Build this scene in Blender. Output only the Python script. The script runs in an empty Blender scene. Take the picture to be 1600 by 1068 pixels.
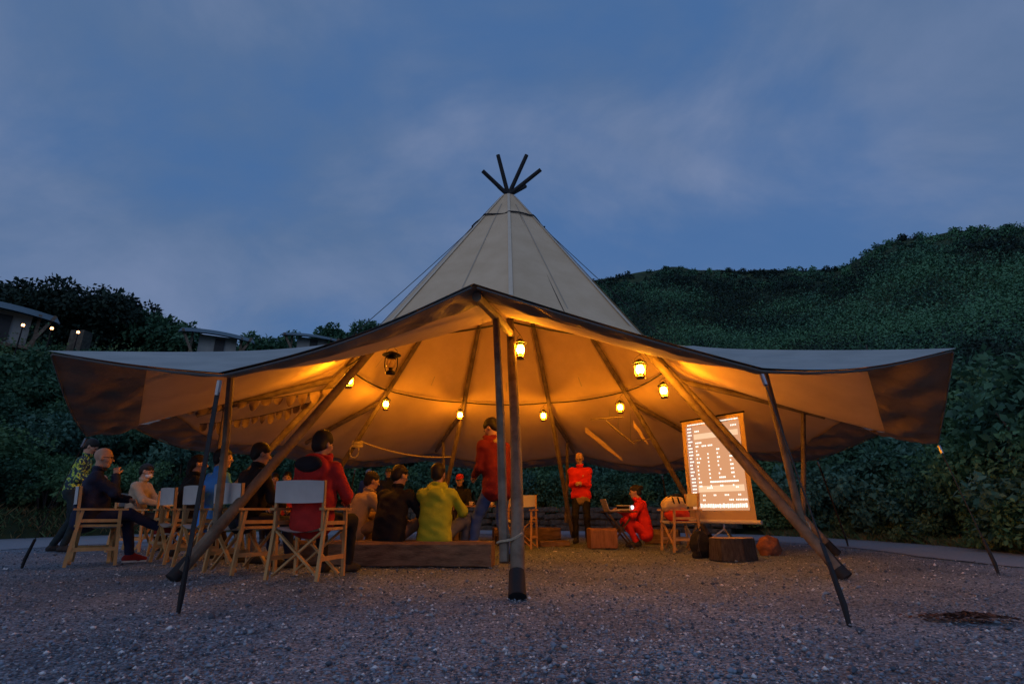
import bpy, math, random
import numpy as np
from mathutils import Vector, Matrix

random.seed(7)
RNG = np.random.default_rng(7)
R_ = math.radians
SC = bpy.context.scene
COL = SC.collection

# ------------------------------------------------------------------ camera
CAM = np.array([0.071, -9.192, 0.605])
PITCH, FPX = 0.304324, 841.27
cd = bpy.data.cameras.new('camera')
cam = bpy.data.objects.new('camera', cd)
COL.objects.link(cam)
cam.location = CAM
cam.rotation_euler = (math.pi / 2 + PITCH, 0, 0)
cd.sensor_width = 36.0
cd.lens = FPX / 1600 * 36.0
cd.clip_start = 0.05
cd.clip_end = 2000
SC.camera = cam

# ------------------------------------------------------------------ sky, soft fill, exposure
SUN_EL, SUN_ROT = R_(24.0), R_(200)
world = bpy.data.worlds.new('World')
SC.world = world
world.use_nodes = True


def build_world():
    nt = world.node_tree
    N = nt.nodes
    L = nt.links
    N.clear()
    out = N.new('ShaderNodeOutputWorld')
    bg = N.new('ShaderNodeBackground')
    L.new(bg.outputs[0], out.inputs[0])
    sky = N.new('ShaderNodeTexSky')
    sky.sky_type = 'NISHITA'
    sky.sun_disc = False
    sky.sun_elevation = SUN_EL
    sky.sun_rotation = SUN_ROT
    sky.air_density = 1.0
    sky.dust_density = 0.3
    sky.ozone_density = 4.0
    tc = N.new('ShaderNodeTexCoord')
    sep = N.new('ShaderNodeSeparateXYZ')
    L.new(tc.outputs['Generated'], sep.inputs[0])

    def math_(op, a, b=None):
        m = N.new('ShaderNodeMath')
        m.operation = op
        for i, v in enumerate((a, b)):
            if v is None:
                continue
            if isinstance(v, (int, float)):
                m.inputs[i].default_value = v
            else:
                L.new(v, m.inputs[i])
        return m.outputs[0]
    zz = math_('ADD', math_('MAXIMUM', sep.outputs[2], 0.0), 0.55)
    comb = N.new('ShaderNodeCombineXYZ')
    L.new(math_('DIVIDE', sep.outputs[0], zz), comb.inputs[0])
    L.new(math_('DIVIDE', sep.outputs[1], zz), comb.inputs[1])

    def noise(scale, detail, rough, off, dist=0.0, sx=1.0):
        mp = N.new('ShaderNodeMapping')
        mp.inputs['Location'].default_value = off
        mp.inputs['Scale'].default_value = (sx, 1.0, 1.0)
        L.new(comb.outputs[0], mp.inputs[0])
        t = N.new('ShaderNodeTexNoise')
        t.inputs['Scale'].default_value = scale
        t.inputs['Detail'].default_value = detail
        t.inputs['Roughness'].default_value = rough
        t.inputs['Distortion'].default_value = dist
        L.new(mp.outputs[0], t.inputs['Vector'])
        return t.outputs[0]

    def ramp(v, stops):
        r = N.new('ShaderNodeValToRGB')
        r.color_ramp.interpolation = 'B_SPLINE'
        e = r.color_ramp.elements
        while len(e) > 1:
            e.remove(e[0])
        e[0].position = stops[0][0]
        e[0].color = stops[0][1]
        for p, c in stops[1:]:
            x = e.new(p)
            x.color = c
        L.new(v, r.inputs[0])
        return r.outputs[0]

    def mix(f, a, b, typ='MIX'):
        m = N.new('ShaderNodeMix')
        m.data_type = 'RGBA'
        m.blend_type = typ
        for s, v in ((m.inputs[0], f), (m.inputs[6], a), (m.inputs[7], b)):
            if isinstance(v, (int, float)):
                s.default_value = v
            elif isinstance(v, tuple):
                s.default_value = v
            else:
                L.new(v, s)
        return m.outputs[2]
    nish = mix(1.0, sky.outputs[0], (0.03, 0.03, 0.034, 1), 'MULTIPLY')
    clear = mix(0.72, nish, (0.040, 0.112, 0.275, 1))
    big = noise(1.25, 6.0, 0.55, (0.35, 2.2, 0.0), 0.35, 0.85)
    fine = noise(3.4, 8.0, 0.56, (4.0, 1.0, 0.0), 0.3, 0.80)
    shade = noise(0.95, 4.0, 0.5, (7.3, 3.1, 0.0), 0.2, 1.0)
    cover = ramp(math_('ADD', math_('MULTIPLY', big, 0.66), math_('MULTIPLY', fine, 0.34)),
                 [(0.41, (0, 0, 0, 1)), (0.54, (1, 1, 1, 1))])
    cloudcol = mix(ramp(math_('ADD', math_('MULTIPLY', fine, 0.4), math_('MULTIPLY', shade, 0.6)), [(0.41, (0, 0, 0, 1)), (0.59, (1, 1, 1, 1))]),
                   (0.054, 0.094, 0.165, 1), (0.175, 0.205, 0.310, 1))
    col = mix(math_('MULTIPLY', cover, 0.86), clear, cloudcol)
    # the air thickens and darkens a little towards the horizon
    col = mix(math_('MULTIPLY', ramp(sep.outputs[2], [(0.0, (1, 1, 1, 1)), (0.52, (0, 0, 0, 1))]), 0.62),
              col, (0.052, 0.100, 0.190, 1))
    L.new(col, bg.inputs[0])
    bg.inputs[1].default_value = 1.55


build_world()
sd = bpy.data.lights.new('fill_sun', 'SUN')
fill_sun = bpy.data.objects.new('fill_sun', sd)
COL.objects.link(fill_sun)
sd.energy = 0.36  # unseen soft fill added for dusk skylight from behind the camera
sd.angle = R_(45)
sd.color = (0.86, 0.86, 0.95)
fill_sun.rotation_euler = (math.pi / 2 - SUN_EL, 0, math.pi - SUN_ROT)
VS = SC.view_settings
VS.view_transform = 'Standard'
VS.look = 'None'
VS.exposure = 0.0
VS.gamma = 1.0
SC.render.film_transparent = False
cy = SC.cycles
try:
    cy.max_bounces = 6
    cy.diffuse_bounces = 3
    cy.glossy_bounces = 2
    cy.transmission_bounces = 4
    cy.transparent_max_bounces = 6
    cy.sample_clamp_indirect = 4.0
    cy.use_light_tree = True
except Exception:
    pass


# ------------------------------------------------------------------ picture <-> place
def ray(px, py):
    a, b = (px - 800) / FPX, (534 - py) / FPX
    c, s = math.cos(PITCH), math.sin(PITCH)
    return np.array([a, c - b * s, s + b * c])


def onz(px, py, z=0.0):
    d = ray(px, py)
    return CAM + d * ((z - CAM[2]) / d[2])


def aty(px, py, y):
    d = ray(px, py)
    return CAM + d * ((y - CAM[1]) / d[1])


# ------------------------------------------------------------------ materials
MATS = {}


def mat(name, c1, c2=None, rough=0.8, scale=8.0, bump=0.0, bscale=60.0, detail=4.0, stretch=(1, 1, 1),
        metal=0.0, trans=0.0, spec=0.3, bdist=0.01, sheen=0.0):
    if name in MATS:
        return MATS[name]
    m = bpy.data.materials.new(name)
    m.use_nodes = True
    nt = m.node_tree
    N, L = nt.nodes, nt.links
    N.clear()
    out = N.new('ShaderNodeOutputMaterial')
    p = N.new('ShaderNodeBsdfPrincipled')
    p.inputs['Roughness'].default_value = rough
    p.inputs['Metallic'].default_value = metal
    p.inputs['Specular IOR Level'].default_value = spec
    if sheen:
        p.inputs['Sheen Weight'].default_value = sheen
    tc = N.new('ShaderNodeTexCoord')
    mp = N.new('ShaderNodeMapping')
    mp.inputs['Scale'].default_value = stretch
    L.new(tc.outputs['Object'], mp.inputs[0])
    if c2 is None:
        p.inputs['Base Color'].default_value = (*c1, 1)
    else:
        t = N.new('ShaderNodeTexNoise')
        t.inputs['Scale'].default_value = scale
        t.inputs['Detail'].default_value = detail
        t.inputs['Roughness'].default_value = 0.6
        L.new(mp.outputs[0], t.inputs['Vector'])
        r = N.new('ShaderNodeValToRGB')
        r.color_ramp.elements[0].position = 0.34
        r.color_ramp.elements[1].position = 0.66
        r.color_ramp.elements[0].color = (*c1, 1)
        r.color_ramp.elements[1].color = (*c2, 1)
        L.new(t.outputs[0], r.inputs[0])
        L.new(r.outputs[0], p.inputs['Base Color'])
    if bump:
        t2 = N.new('ShaderNodeTexNoise')
        t2.inputs['Scale'].default_value = bscale
        t2.inputs['Detail'].default_value = 3.0
        L.new(mp.outputs[0], t2.inputs['Vector'])
        b = N.new('ShaderNodeBump')
        b.inputs['Strength'].default_value = bump
        b.inputs['Distance'].default_value = bdist
        L.new(t2.outputs[0], b.inputs['Height'])
        L.new(b.outputs[0], p.inputs['Normal'])
    if trans:
        tr = N.new('ShaderNodeBsdfTranslucent')
        src = p.inputs['Base Color'].links
        if src:
            L.new(src[0].from_socket, tr.inputs[0])
        else:
            tr.inputs[0].default_value = (*c1, 1)
        mx = N.new('ShaderNodeMixShader')
        mx.inputs[0].default_value = trans
        L.new(p.outputs[0], mx.inputs[1])
        L.new(tr.outputs[0], mx.inputs[2])
        L.new(mx.outputs[0], out.inputs[0])
    else:
        L.new(p.outputs[0], out.inputs[0])
    MATS[name] = m
    return m


def emat(name, col, strength):
    if name in MATS:
        return MATS[name]
    m = bpy.data.materials.new(name)
    m.use_nodes = True
    nt = m.node_tree
    nt.nodes.clear()
    o = nt.nodes.new('ShaderNodeOutputMaterial')
    e = nt.nodes.new('ShaderNodeEmission')
    e.inputs[0].default_value = (*col, 1)
    e.inputs[1].default_value = strength
    nt.links.new(e.outputs[0], o.inputs[0])
    MATS[name] = m
    return m


def glass(name):
    m = bpy.data.materials.new(name)
    m.use_nodes = True
    nt = m.node_tree
    nt.nodes.clear()
    o = nt.nodes.new('ShaderNodeOutputMaterial')
    g = nt.nodes.new('ShaderNodeBsdfGlass')
    g.inputs['Roughness'].default_value = 0.05
    g.inputs['IOR'].default_value = 1.15
    g.inputs['Color'].default_value = (0.9, 0.85, 0.75, 1)
    nt.links.new(g.outputs[0], o.inputs[0])
    return m


canvas_m = mat('canvas', (0.60, 0.435, 0.265), (0.68, 0.505, 0.32), 0.78, 2.2, 0.25, 240, spec=0.4, bdist=0.002)
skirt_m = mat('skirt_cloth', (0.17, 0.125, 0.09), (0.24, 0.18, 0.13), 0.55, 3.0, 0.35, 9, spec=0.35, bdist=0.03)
pole_m = mat('pole_wood', (0.105, 0.078, 0.056), (0.215, 0.165, 0.12), 0.75, 6.0, 0.6, 34, bdist=0.006)
cap_m = mat('rubber_cap', (0.018, 0.018, 0.020), None, 0.7, bump=0.2)
tip_m = mat('tarred_wood', (0.02, 0.022, 0.025), (0.035, 0.036, 0.04), 0.8)
rope_m = mat('rope_fibre', (0.32, 0.26, 0.18), (0.45, 0.38, 0.27), 0.9, 60)
strap_m = mat('black_strap', (0.02, 0.021, 0.023), (0.035, 0.035, 0.038), 0.75, 40)
steel_m = mat('zinc_steel', (0.45, 0.45, 0.46), None, 0.35, metal=1.0)
chairwood_m = mat('chair_wood', (0.40, 0.225, 0.085), (0.54, 0.32, 0.13), 0.55, 9.0, 0.2, 60, stretch=(1, 1, 0.25), bdist=0.002)
chaircloth_m = mat('chair_cloth', (0.52, 0.52, 0.51), (0.60, 0.60, 0.585), 0.9, 5.0, 0.3, 300, bdist=0.001)
timber_m = mat('timber', (0.105, 0.065, 0.042), (0.23, 0.15, 0.095), 0.8, 5.0, 0.6, 22, stretch=(1, 4, 4), bdist=0.012)
darkwood_m = mat('dark_wood', (0.035, 0.022, 0.016), (0.07, 0.045, 0.03), 0.6, 7.0)
blackmetal_m = mat('black_metal', (0.012, 0.012, 0.013), None, 0.45, metal=0.6)
brass_m = mat('lamp_metal', (0.10, 0.075, 0.045), (0.16, 0.12, 0.07), 0.4, metal=0.8)
stone_m = mat('wall_stone', (0.045, 0.045, 0.038), (0.10, 0.098, 0.08), 0.9, 6.0, 0.8, 25, bdist=0.02)
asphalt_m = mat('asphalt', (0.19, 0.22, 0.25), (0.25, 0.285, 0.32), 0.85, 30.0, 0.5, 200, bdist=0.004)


# ------------------------------------------------------------------ mesh helpers
class MB:
    def __init__(self):
        self.v, self.f = [], []

    def add(self, vs, fs):
        o = len(self.v)
        self.v += [tuple(map(float, p)) for p in vs]
        self.f += [tuple(i + o for i in q) for q in fs]
        return self

    def box(self, c, s, M=None, taper=1.0):
        hx, hy, hz = s[0] / 2, s[1] / 2, s[2] / 2
        vs = []
        for z, k in ((-hz, 1.0), (hz, taper)):
            for x, y in ((-hx, -hy), (hx, -hy), (hx, hy), (-hx, hy)):
                p = Vector((x * k, y * k, z))
                if M is not None:
                    p = M @ p
                vs.append((p.x + c[0], p.y + c[1], p.z + c[2]))
        return self.add(vs, [(3, 2, 1, 0), (4, 5, 6, 7), (0, 1, 5, 4), (1, 2, 6, 5), (2, 3, 7, 6), (3, 0, 4, 7)])

    def bar(self, a, b, w, h, up=(0, 0, 1)):
        a, b = Vector(a), Vector(b)
        d = (b - a).normalized()
        u = Vector(up)
        if abs(d.dot(u)) > 0.98:
            u = Vector((0, 1, 0))
        s = d.cross(u).normalized()
        u = s.cross(d).normalized()
        vs = []
        for p in (a, b):
            for i, j in ((-1, -1), (1, -1), (1, 1), (-1, 1)):
                vs.append(p + s * (i * w / 2) + u * (j * h / 2))
        return self.add(vs, [(0, 1, 2, 3), (7, 6, 5, 4), (4, 5, 1, 0), (5, 6, 2, 1), (6, 7, 3, 2), (7, 4, 0, 3)])

    def tube(self, pts, rad, n=8, cap=True, wob=0.0):
        pts = [Vector(p) for p in pts]
        if not hasattr(rad, '__len__'):
            rad = [rad] * len(pts)
        d0 = (pts[1] - pts[0]).normalized()
        ref = Vector((0, 0, 1)) if abs(d0.z) < 0.9 else Vector((0, 1, 0))
        rings = []
        vs = []
        for i, p in enumerate(pts):
            d = (pts[min(i + 1, len(pts) - 1)] - pts[max(i - 1, 0)]).normalized()
            s = d.cross(ref)
            s.normalize()
            u = s.cross(d).normalized()
            for k in range(n):
                a = 2 * math.pi * k / n
                r = rad[i] * (1 + (random.uniform(-wob, wob) if wob else 0))
                vs.append(p + s * (math.cos(a) * r) + u * (math.sin(a) * r))
        fs = []
        for i in range(len(pts) - 1):
            for k in range(n):
                k2 = (k + 1) % n
                fs.append((i * n + k, i * n + k2, (i + 1) * n + k2, (i + 1) * n + k))
        if cap:
            fs.append(tuple(range(n - 1, -1, -1)))
            fs.append(tuple((len(pts) - 1) * n + k for k in range(n)))
        return self.add(vs, fs)

    def lathe(self, prof, n=16, o=(0, 0, 0), M=None):
        vs = []
        for r, z in prof:
            for k in range(n):
                a = 2 * math.pi * k / n
                p = Vector((r * math.cos(a), r * math.sin(a), z))
                if M is not None:
                    p = M @ p
                vs.append((p.x + o[0], p.y + o[1], p.z + o[2]))
        fs = []
        for i in range(len(prof) - 1):
            for k in range(n):
                k2 = (k + 1) % n
                fs.append((i * n + k, i * n + k2, (i + 1) * n + k2, (i + 1) * n + k))
        fs.append(tuple(range(n - 1, -1, -1)))
        fs.append(tuple((len(prof) - 1) * n + k for k in range(n)))
        return self.add(vs, fs)

    def grid(self, fn, nu, nv):
        vs = [fn(i / nu, j / nv) for j in range(nv + 1) for i in range(nu + 1)]
        fs = [(j * (nu + 1) + i, j * (nu + 1) + i + 1, (j + 1) * (nu + 1) + i + 1, (j + 1) * (nu + 1) + i)
              for j in range(nv) for i in range(nu)]
        return self.add(vs, fs)

    def mesh(self, name, m, smooth=True, angle=40):
        me = bpy.data.meshes.new(name)
        me.from_pydata(self.v, [], self.f)
        finish_mesh(me, m, smooth, angle)
        return me

    def build(self, name, m, parent=None, smooth=True, angle=40):
        return link(name, self.mesh(name, m, smooth, angle), parent)


def finish_mesh(me, m, smooth=True, angle=40):
    for q in (m if isinstance(m, (list, tuple)) else [m]):
        me.materials.append(q)
    me.update()
    if smooth and len(me.polygons):
        me.polygons.foreach_set('use_smooth', [True] * len(me.polygons))
        if angle < 180:
            me.set_sharp_from_angle(angle=R_(angle))


def np_mesh(name, V, F, m, smooth=True, angle=180, midx=None):
    me = bpy.data.meshes.new(name)
    V = np.asarray(V, np.float32)
    F = np.asarray(F, np.int32)
    k = F.shape[1]
    me.vertices.add(len(V))
    me.vertices.foreach_set('co', V.ravel())
    me.loops.add(F.size)
    me.loops.foreach_set('vertex_index', F.ravel())
    me.polygons.add(len(F))
    me.polygons.foreach_set('loop_start', np.arange(0, F.size, k, dtype=np.int32))
    if midx is not None:
        me.polygons.foreach_set('material_index', np.asarray(midx, np.int32))
    me.update(calc_edges=True)
    me.validate()
    finish_mesh(me, m, smooth, angle)
    return me


def link(name, me, parent=None, loc=None):
    o = bpy.data.objects.new(name, me)
    COL.objects.link(o)
    if parent is not None:
        o.parent = parent
    if loc is not None:
        o.location = loc
    return o


def tag(o, label, cat, group=None):
    o['label'] = label
    o['category'] = cat
    if group:
        o['group'] = group
    return o


def thing(name, label, cat, loc=(0, 0, 0), rotz=0.0, group=None):
    o = bpy.data.objects.new(name, None)
    COL.objects.link(o)
    o.empty_display_size = 0.1
    o.location = loc
    o.rotation_euler = (0, 0, rotz)
    return tag(o, label, cat, group)


def struct(o):
    o['kind'] = 'structure'
    return o


def copy_tree(o, parent=None):
    c = o.copy()
    COL.objects.link(c)
    c.parent = parent
    for ch in list(o.children):
        copy_tree(ch, c)
    return c


def bez(a, b, c, t):
    return (1 - t) ** 2 * a + 2 * t * (1 - t) * b + t * t * c


def hang(a, b, sag, n=12):
    a, b = np.array(a, float), np.array(b, float)
    return [a + (b - a) * t - np.array([0, 0, sag * 4 * t * (1 - t)]) for t in np.linspace(0, 1, n)]


# ------------------------------------------------------------------ terrain
def lerp_tab(tab, x):
    xs = [p[0] for p in tab]
    return np.interp(x, xs, [p[1] for p in tab])


SIL = [(-60, .215), (-50, .225), (-44, .232), (-36, .24), (-30, .25), (-24, .265), (-18, .295), (-12, .33), (0, .41)]
for _px, _py in ((915, 434), (980, 422), (1050, 410), (1100, 415), (1200, 415), (1310, 414), (1335, 398), (1370, 378),
                 (1410, 365), (1500, 353), (1598, 348)):
    _d = ray(_px, _py)
    SIL.append((math.degrees(math.atan2(_d[0], _d[1])), _d[2] / math.hypot(_d[0], _d[1]) - 0.006))
SIL += [(54, .36), (70, .30)]
DIST = [(-60, 19), (-26, 19), (-14, 40), (0, 120), (10, 180), (25, 210), (38, 190), (60, 160)]
ROUT = [(-180, 12.0), (-135, 11.0), (-90, 11.5), (-60, 11.5), (-20, 10.5), (0, 9.0), (60, 8.2), (100, 7.4), (118, 7.9), (140, 10.5), (180, 14.0)]
RIN = [(-180, 9.5), (-135, 9.0), (-90, 8.4), (-40, 7.6), (0, 6.9), (60, 6.3), (100, 5.9), (112, 6.3), (128, 7.6), (145, 9.6), (180, 11.0)]


def terr(x, y):
    x, y = np.asarray(x, float), np.asarray(y, float)
    rt = np.hypot(x, y)
    ph = np.degrees(np.arctan2(x, y))          # 0 = straight behind the tent, + to the right
    ro = lerp_tab(ROUT, ph)
    dc = np.hypot(x - CAM[0], y - CAM[1])
    az = np.degrees(np.arctan2(x - CAM[0], y - CAM[1]))
    T, S = lerp_tab(SIL, az), lerp_tab(DIST, az)
    q = np.clip((rt - ro) / S, 0, None)
    sh = np.where(q < 1, np.clip(q, 1e-6, 1) ** 0.72, 1 - 0.25 * (q - 1))
    z = T * dc * sh + 0.35 * np.clip(q * 60, 0, 1)
    bumps = 0.045 * dc * np.clip(q, 0, 1) * (1 - np.clip(q, 0, 1)) * (np.sin(x * .11 + 1) * np.cos(y * .07) + .6 * np.sin(x * .05 - y * .13))
    return np.where(rt < ro, -0.12, z + bumps - 0.05)


def build_ground():
    gm = bpy.data.materials.new('gravel')
    gm.use_nodes = True
    nt = gm.node_tree
    N, L = nt.nodes, nt.links
    p = N['Principled BSDF']
    p.inputs['Roughness'].default_value = 0.88
    p.inputs['Specular IOR Level'].default_value = 0.25
    tc = N.new('ShaderNodeTexCoord')
    v = N.new('ShaderNodeTexVoronoi')
    v.inputs['Scale'].default_value = 75
    L.new(tc.outputs['Object'], v.inputs['Vector'])
    r = N.new('ShaderNodeValToRGB')
    e = r.color_ramp.elements
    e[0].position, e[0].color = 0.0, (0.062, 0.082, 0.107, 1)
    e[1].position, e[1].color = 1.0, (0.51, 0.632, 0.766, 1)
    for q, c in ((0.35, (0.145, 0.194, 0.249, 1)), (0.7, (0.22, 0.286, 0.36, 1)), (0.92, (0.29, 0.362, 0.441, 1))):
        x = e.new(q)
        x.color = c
    sep = N.new('ShaderNodeSeparateColor')
    L.new(v.outputs['Color'], sep.inputs[0])
    L.new(sep.outputs[0], r.inputs[0])
    n = N.new('ShaderNodeTexNoise')
    n.inputs['Scale'].default_value = 0.9
    n.inputs['Detail'].default_value = 5
    L.new(tc.outputs['Object'], n.inputs['Vector'])
    r2 = N.new('ShaderNodeValToRGB')
    r2.color_ramp.elements[0].position, r2.color_ramp.elements[0].color = 0.3, (0.72, 0.70, 0.68, 1)
    r2.color_ramp.elements[1].position, r2.color_ramp.elements[1].color = 0.7, (1.2, 1.15, 1.1, 1)
    L.new(n.outputs[0], r2.inputs[0])
    mx = N.new('ShaderNodeMix')
    mx.data_type, mx.blend_type = 'RGBA', 'MULTIPLY'
    mx.inputs[0].default_value = 1
    L.new(r.outputs[0], mx.inputs[6])
    L.new(r2.outputs[0], mx.inputs[7])
    L.new(mx.outputs[2], p.inputs['Base Color'])
    b = N.new('ShaderNodeBump')
    b.inputs['Strength'].default_value = 0.9
    b.inputs['Distance'].default_value = 0.02
    b.invert = True
    L.new(v.outputs['Distance'], b.inputs['Height'])
    L.new(b.outputs[0], p.inputs['Normal'])
    MATS['gravel'] = gm

    # one sheet out to the horizon, finer near the camera
    xs = np.concatenate([-np.geomspace(700, 14, 14), np.linspace(-12, 12, 97), np.geomspace(14, 700, 14)])
    ys = np.concatenate([-np.geomspace(700, 14, 10), np.linspace(-12, 12, 97), np.geomspace(14, 700, 14)])
    X, Y = np.meshgrid(xs, ys)
    near = np.clip(1 - np.maximum(abs(X), abs(Y)) / 13, 0, 1)
    Z = near * (0.012 * np.sin(X * 2.1 + Y) * np.cos(Y * 1.7 - X * .6) + 0.008 * np.sin(X * 5.3) * np.sin(Y * 4.1)) - 0.012
    V = np.stack([X, Y, Z], -1).reshape(-1, 3)
    nx, ny = len(xs), len(ys)
    idx = np.arange(nx * ny).reshape(ny, nx)
    F = np.stack([idx[:-1, :-1], idx[:-1, 1:], idx[1:, 1:], idx[1:, :-1]], -1).reshape(-1, 4)
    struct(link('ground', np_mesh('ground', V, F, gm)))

    # loose stones: real geometry, uncountable
    n = 46000
    d = np.exp(RNG.uniform(math.log(1.7), math.log(13), n))
    az = RNG.uniform(-0.86, 0.86, n)
    x, y = CAM[0] + d * np.sin(az), CAM[1] + d * np.cos(az)
    keep = np.hypot(x, y) < lerp_tab(RIN, np.degrees(np.arctan2(x, y))) + RNG.normal(0, .12, n)
    keep |= y < -4
    x, y, d = x[keep], y[keep], d[keep]
    n = len(x)
    sz = RNG.lognormal(math.log(0.0066), 0.42, n) * (0.8 + 0.03 * d)
    base = np.array([[1, 0, 0], [0, 1, 0], [-1, 0, 0], [0, -1, 0], [0, 0, 1], [0, 0, -1]], float)
    V = base[None] * (1 + RNG.uniform(-.35, .35, (n, 6, 3)))
    V = V + RNG.uniform(-.25, .25, (n, 6, 3))
    V[:, :, 2] *= RNG.uniform(.4, .8, (n, 1))
    a = RNG.uniform(0, 6.28, n)
    ca, sa = np.cos(a)[:, None], np.sin(a)[:, None]
    Vx, Vy = V[:, :, 0] * ca - V[:, :, 1] * sa, V[:, :, 0] * sa + V[:, :, 1] * ca
    P = np.stack([Vx * sz[:, None] + x[:, None], Vy * sz[:, None] + y[:, None],
                  V[:, :, 2] * sz[:, None] + sz[:, None] * .25 - 0.004], -1).reshape(-1, 3)
    f = np.array([[0, 1, 4], [1, 2, 4], [2, 3, 4], [3, 0, 4], [1, 0, 5], [2, 1, 5], [3, 2, 5], [0, 3, 5]])
    F = (f[None] + (np.arange(n) * 6)[:, None, None]).reshape(-1, 3)
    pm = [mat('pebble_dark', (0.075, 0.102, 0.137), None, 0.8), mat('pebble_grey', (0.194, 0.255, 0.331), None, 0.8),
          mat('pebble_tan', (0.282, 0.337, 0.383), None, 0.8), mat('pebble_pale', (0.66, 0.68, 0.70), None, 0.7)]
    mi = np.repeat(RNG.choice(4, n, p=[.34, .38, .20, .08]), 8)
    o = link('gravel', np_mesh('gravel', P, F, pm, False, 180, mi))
    o['kind'] = 'stuff'
    tag(o, 'loose grey gravel chips strewn over the ground round the tent', 'gravel')

    # asphalt lane curving round the back of the tent
    m = MB()
    angs = np.linspace(-140, 150, 146)
    vs = []
    for t in (0.0, .5, 1.0):
        for ph in angs:
            r = lerp_tab(RIN, ph) * (1 - t) + (lerp_tab(ROUT, ph) + 0.25) * t
            vs.append((r * math.sin(R_(ph)), r * math.cos(R_(ph)), -.002 + .03 * math.sin(t * math.pi * .5)))
    k = len(angs)
    m.add(vs, [(j * k + i, (j + 1) * k + i, (j + 1) * k + i + 1, j * k + i + 1) for j in (0, 1) for i in range(k - 1)])
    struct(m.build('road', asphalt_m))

    # hillside round the place, out past the skyline
    az = np.radians(np.linspace(-72, 72, 145))
    dd = np.concatenate([np.linspace(9, 30, 50), np.geomspace(31, 330, 62)])
    A, D = np.meshgrid(az, dd)
    X, Y = CAM[0] + D * np.sin(A), CAM[1] + D * np.cos(A)
    Z = terr(X, Y)
    V = np.stack([X, Y, Z], -1).reshape(-1, 3)
    idx = np.arange(A.size).reshape(A.shape)
    F = np.stack([idx[:-1, :-1], idx[:-1, 1:], idx[1:, 1:], idx[1:, :-1]], -1).reshape(-1, 4)
    hm = mat('hill_earth', (0.018, 0.034, 0.016), (0.045, 0.072, 0.028), 0.95, 0.35, 0.8, 1.2, bdist=0.5)
    struct(link('hillside', np_mesh('hillside', V, F, hm)))


build_ground()

# ------------------------------------------------------------------ the tent
TR, TH, TROT = 4.8925, 6.514, 1.29
PA = [R_(TROT + 40 * k) for k in range(9)]           # 0 = front pole, then anticlockwise to the right


def pdir(a):
    return np.array([math.sin(a), -math.cos(a), 0.0])


def polept(k, t, side=0.0):
    p = pdir(PA[k]) * TR * (1 - t)
    return np.array([p[0], p[1], TH * t])


TIPS = [np.array([-0.25, -5.0, 2.42]), (6.09, 1.98), (6.04, 1.85), (5.96, 1.80), (6.3, 1.92), (6.2, 1.93), (5.83, 1.80), (5.79, 1.85), (6.15, 1.89)]
MIDS = [(5.52, 1.65), (5.80, 1.38), (5.95, 1.54), (6.2, 1.52), (6.1, 1.72), (5.7, 1.62), (5.62, 1.66), (5.66, 1.44), (5.95, 1.49)]
TIP = [t if isinstance(t, np.ndarray) else pdir(PA[k]) * t[0] + np.array([0, 0, t[1]]) for k, t in enumerate(TIPS)]
MID = [pdir(PA[k] + R_(20)) * m[0] + np.array([0, 0, m[1]]) for k, m in enumerate(MIDS)]
UP = np.array([0, 0, 1.0])
T_BEND = 0.455
CON = np.linspace(0.988, T_BEND, 9)


def cone_pt(k, t):
    return pdir(PA[k % 9]) * (TR * (1 - t) + 0.07) + UP * (TH * t + 0.02)


def ridge_pt(k, v):      # v 0 at the bend, 1 at the hem tip
    k %= 9
    a = cone_pt(k, T_BEND)
    c = TIP[k]
    h = pdir(PA[k]) * 3.05 + UP * (2.72 if k == 0 else 2.54)
    h = h + (c - h) * 0.10
    return bez(a, h, c, v ** 1.0)


def mid_pt(k, v):
    a = (cone_pt(k, T_BEND) + cone_pt(k + 1, T_BEND)) / 2
    c = MID[k]
    h = (a + c) / 2 - UP * 0.17 - pdir(PA[k] + R_(20)) * 0.25
    return bez(a, h, c, v)


def panel_pt(k, w, v):
    if w < .5:
        s = w * 2
        A, B = ridge_pt(k, v), mid_pt(k, v)
    else:
        s = (1 - w) * 2
        A, B = ridge_pt(k + 1, v), mid_pt(k, v)
    s2 = s ** 0.92
    p = A + (B - A) * s2
    # the hem sags a touch between its ties and the cloth bellies between the ridges
    return p - UP * (0.05 * v * v * math.sin(math.pi * s)) + UP * 0.03 * math.sin(2 * math.pi * w) * v


def cone_panel(k, w, t):
    A, B = cone_pt(k, t), cone_pt(k + 1, t)
    p = A + (B - A) * w
    o = pdir(PA[k % 9] + R_(20))
    return p - o * 0.05 * math.sin(math.pi * w) * (1 - t)


tent = thing('tipi_tent', 'huge beige canvas tipi with raised sides on leaning timber poles over the gravel', 'tent')
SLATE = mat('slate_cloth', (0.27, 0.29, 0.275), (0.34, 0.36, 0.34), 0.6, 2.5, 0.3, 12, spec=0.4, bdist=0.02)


def vsk(k, w):
    """where the dark skirt starts, as a share of the way from the bend to the hem"""
    if k == 0:
        return min(.985, .86 + .25 * w)
    if k == 8:
        return min(.985, .86 + .25 * (1 - w))
    return .885


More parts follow.
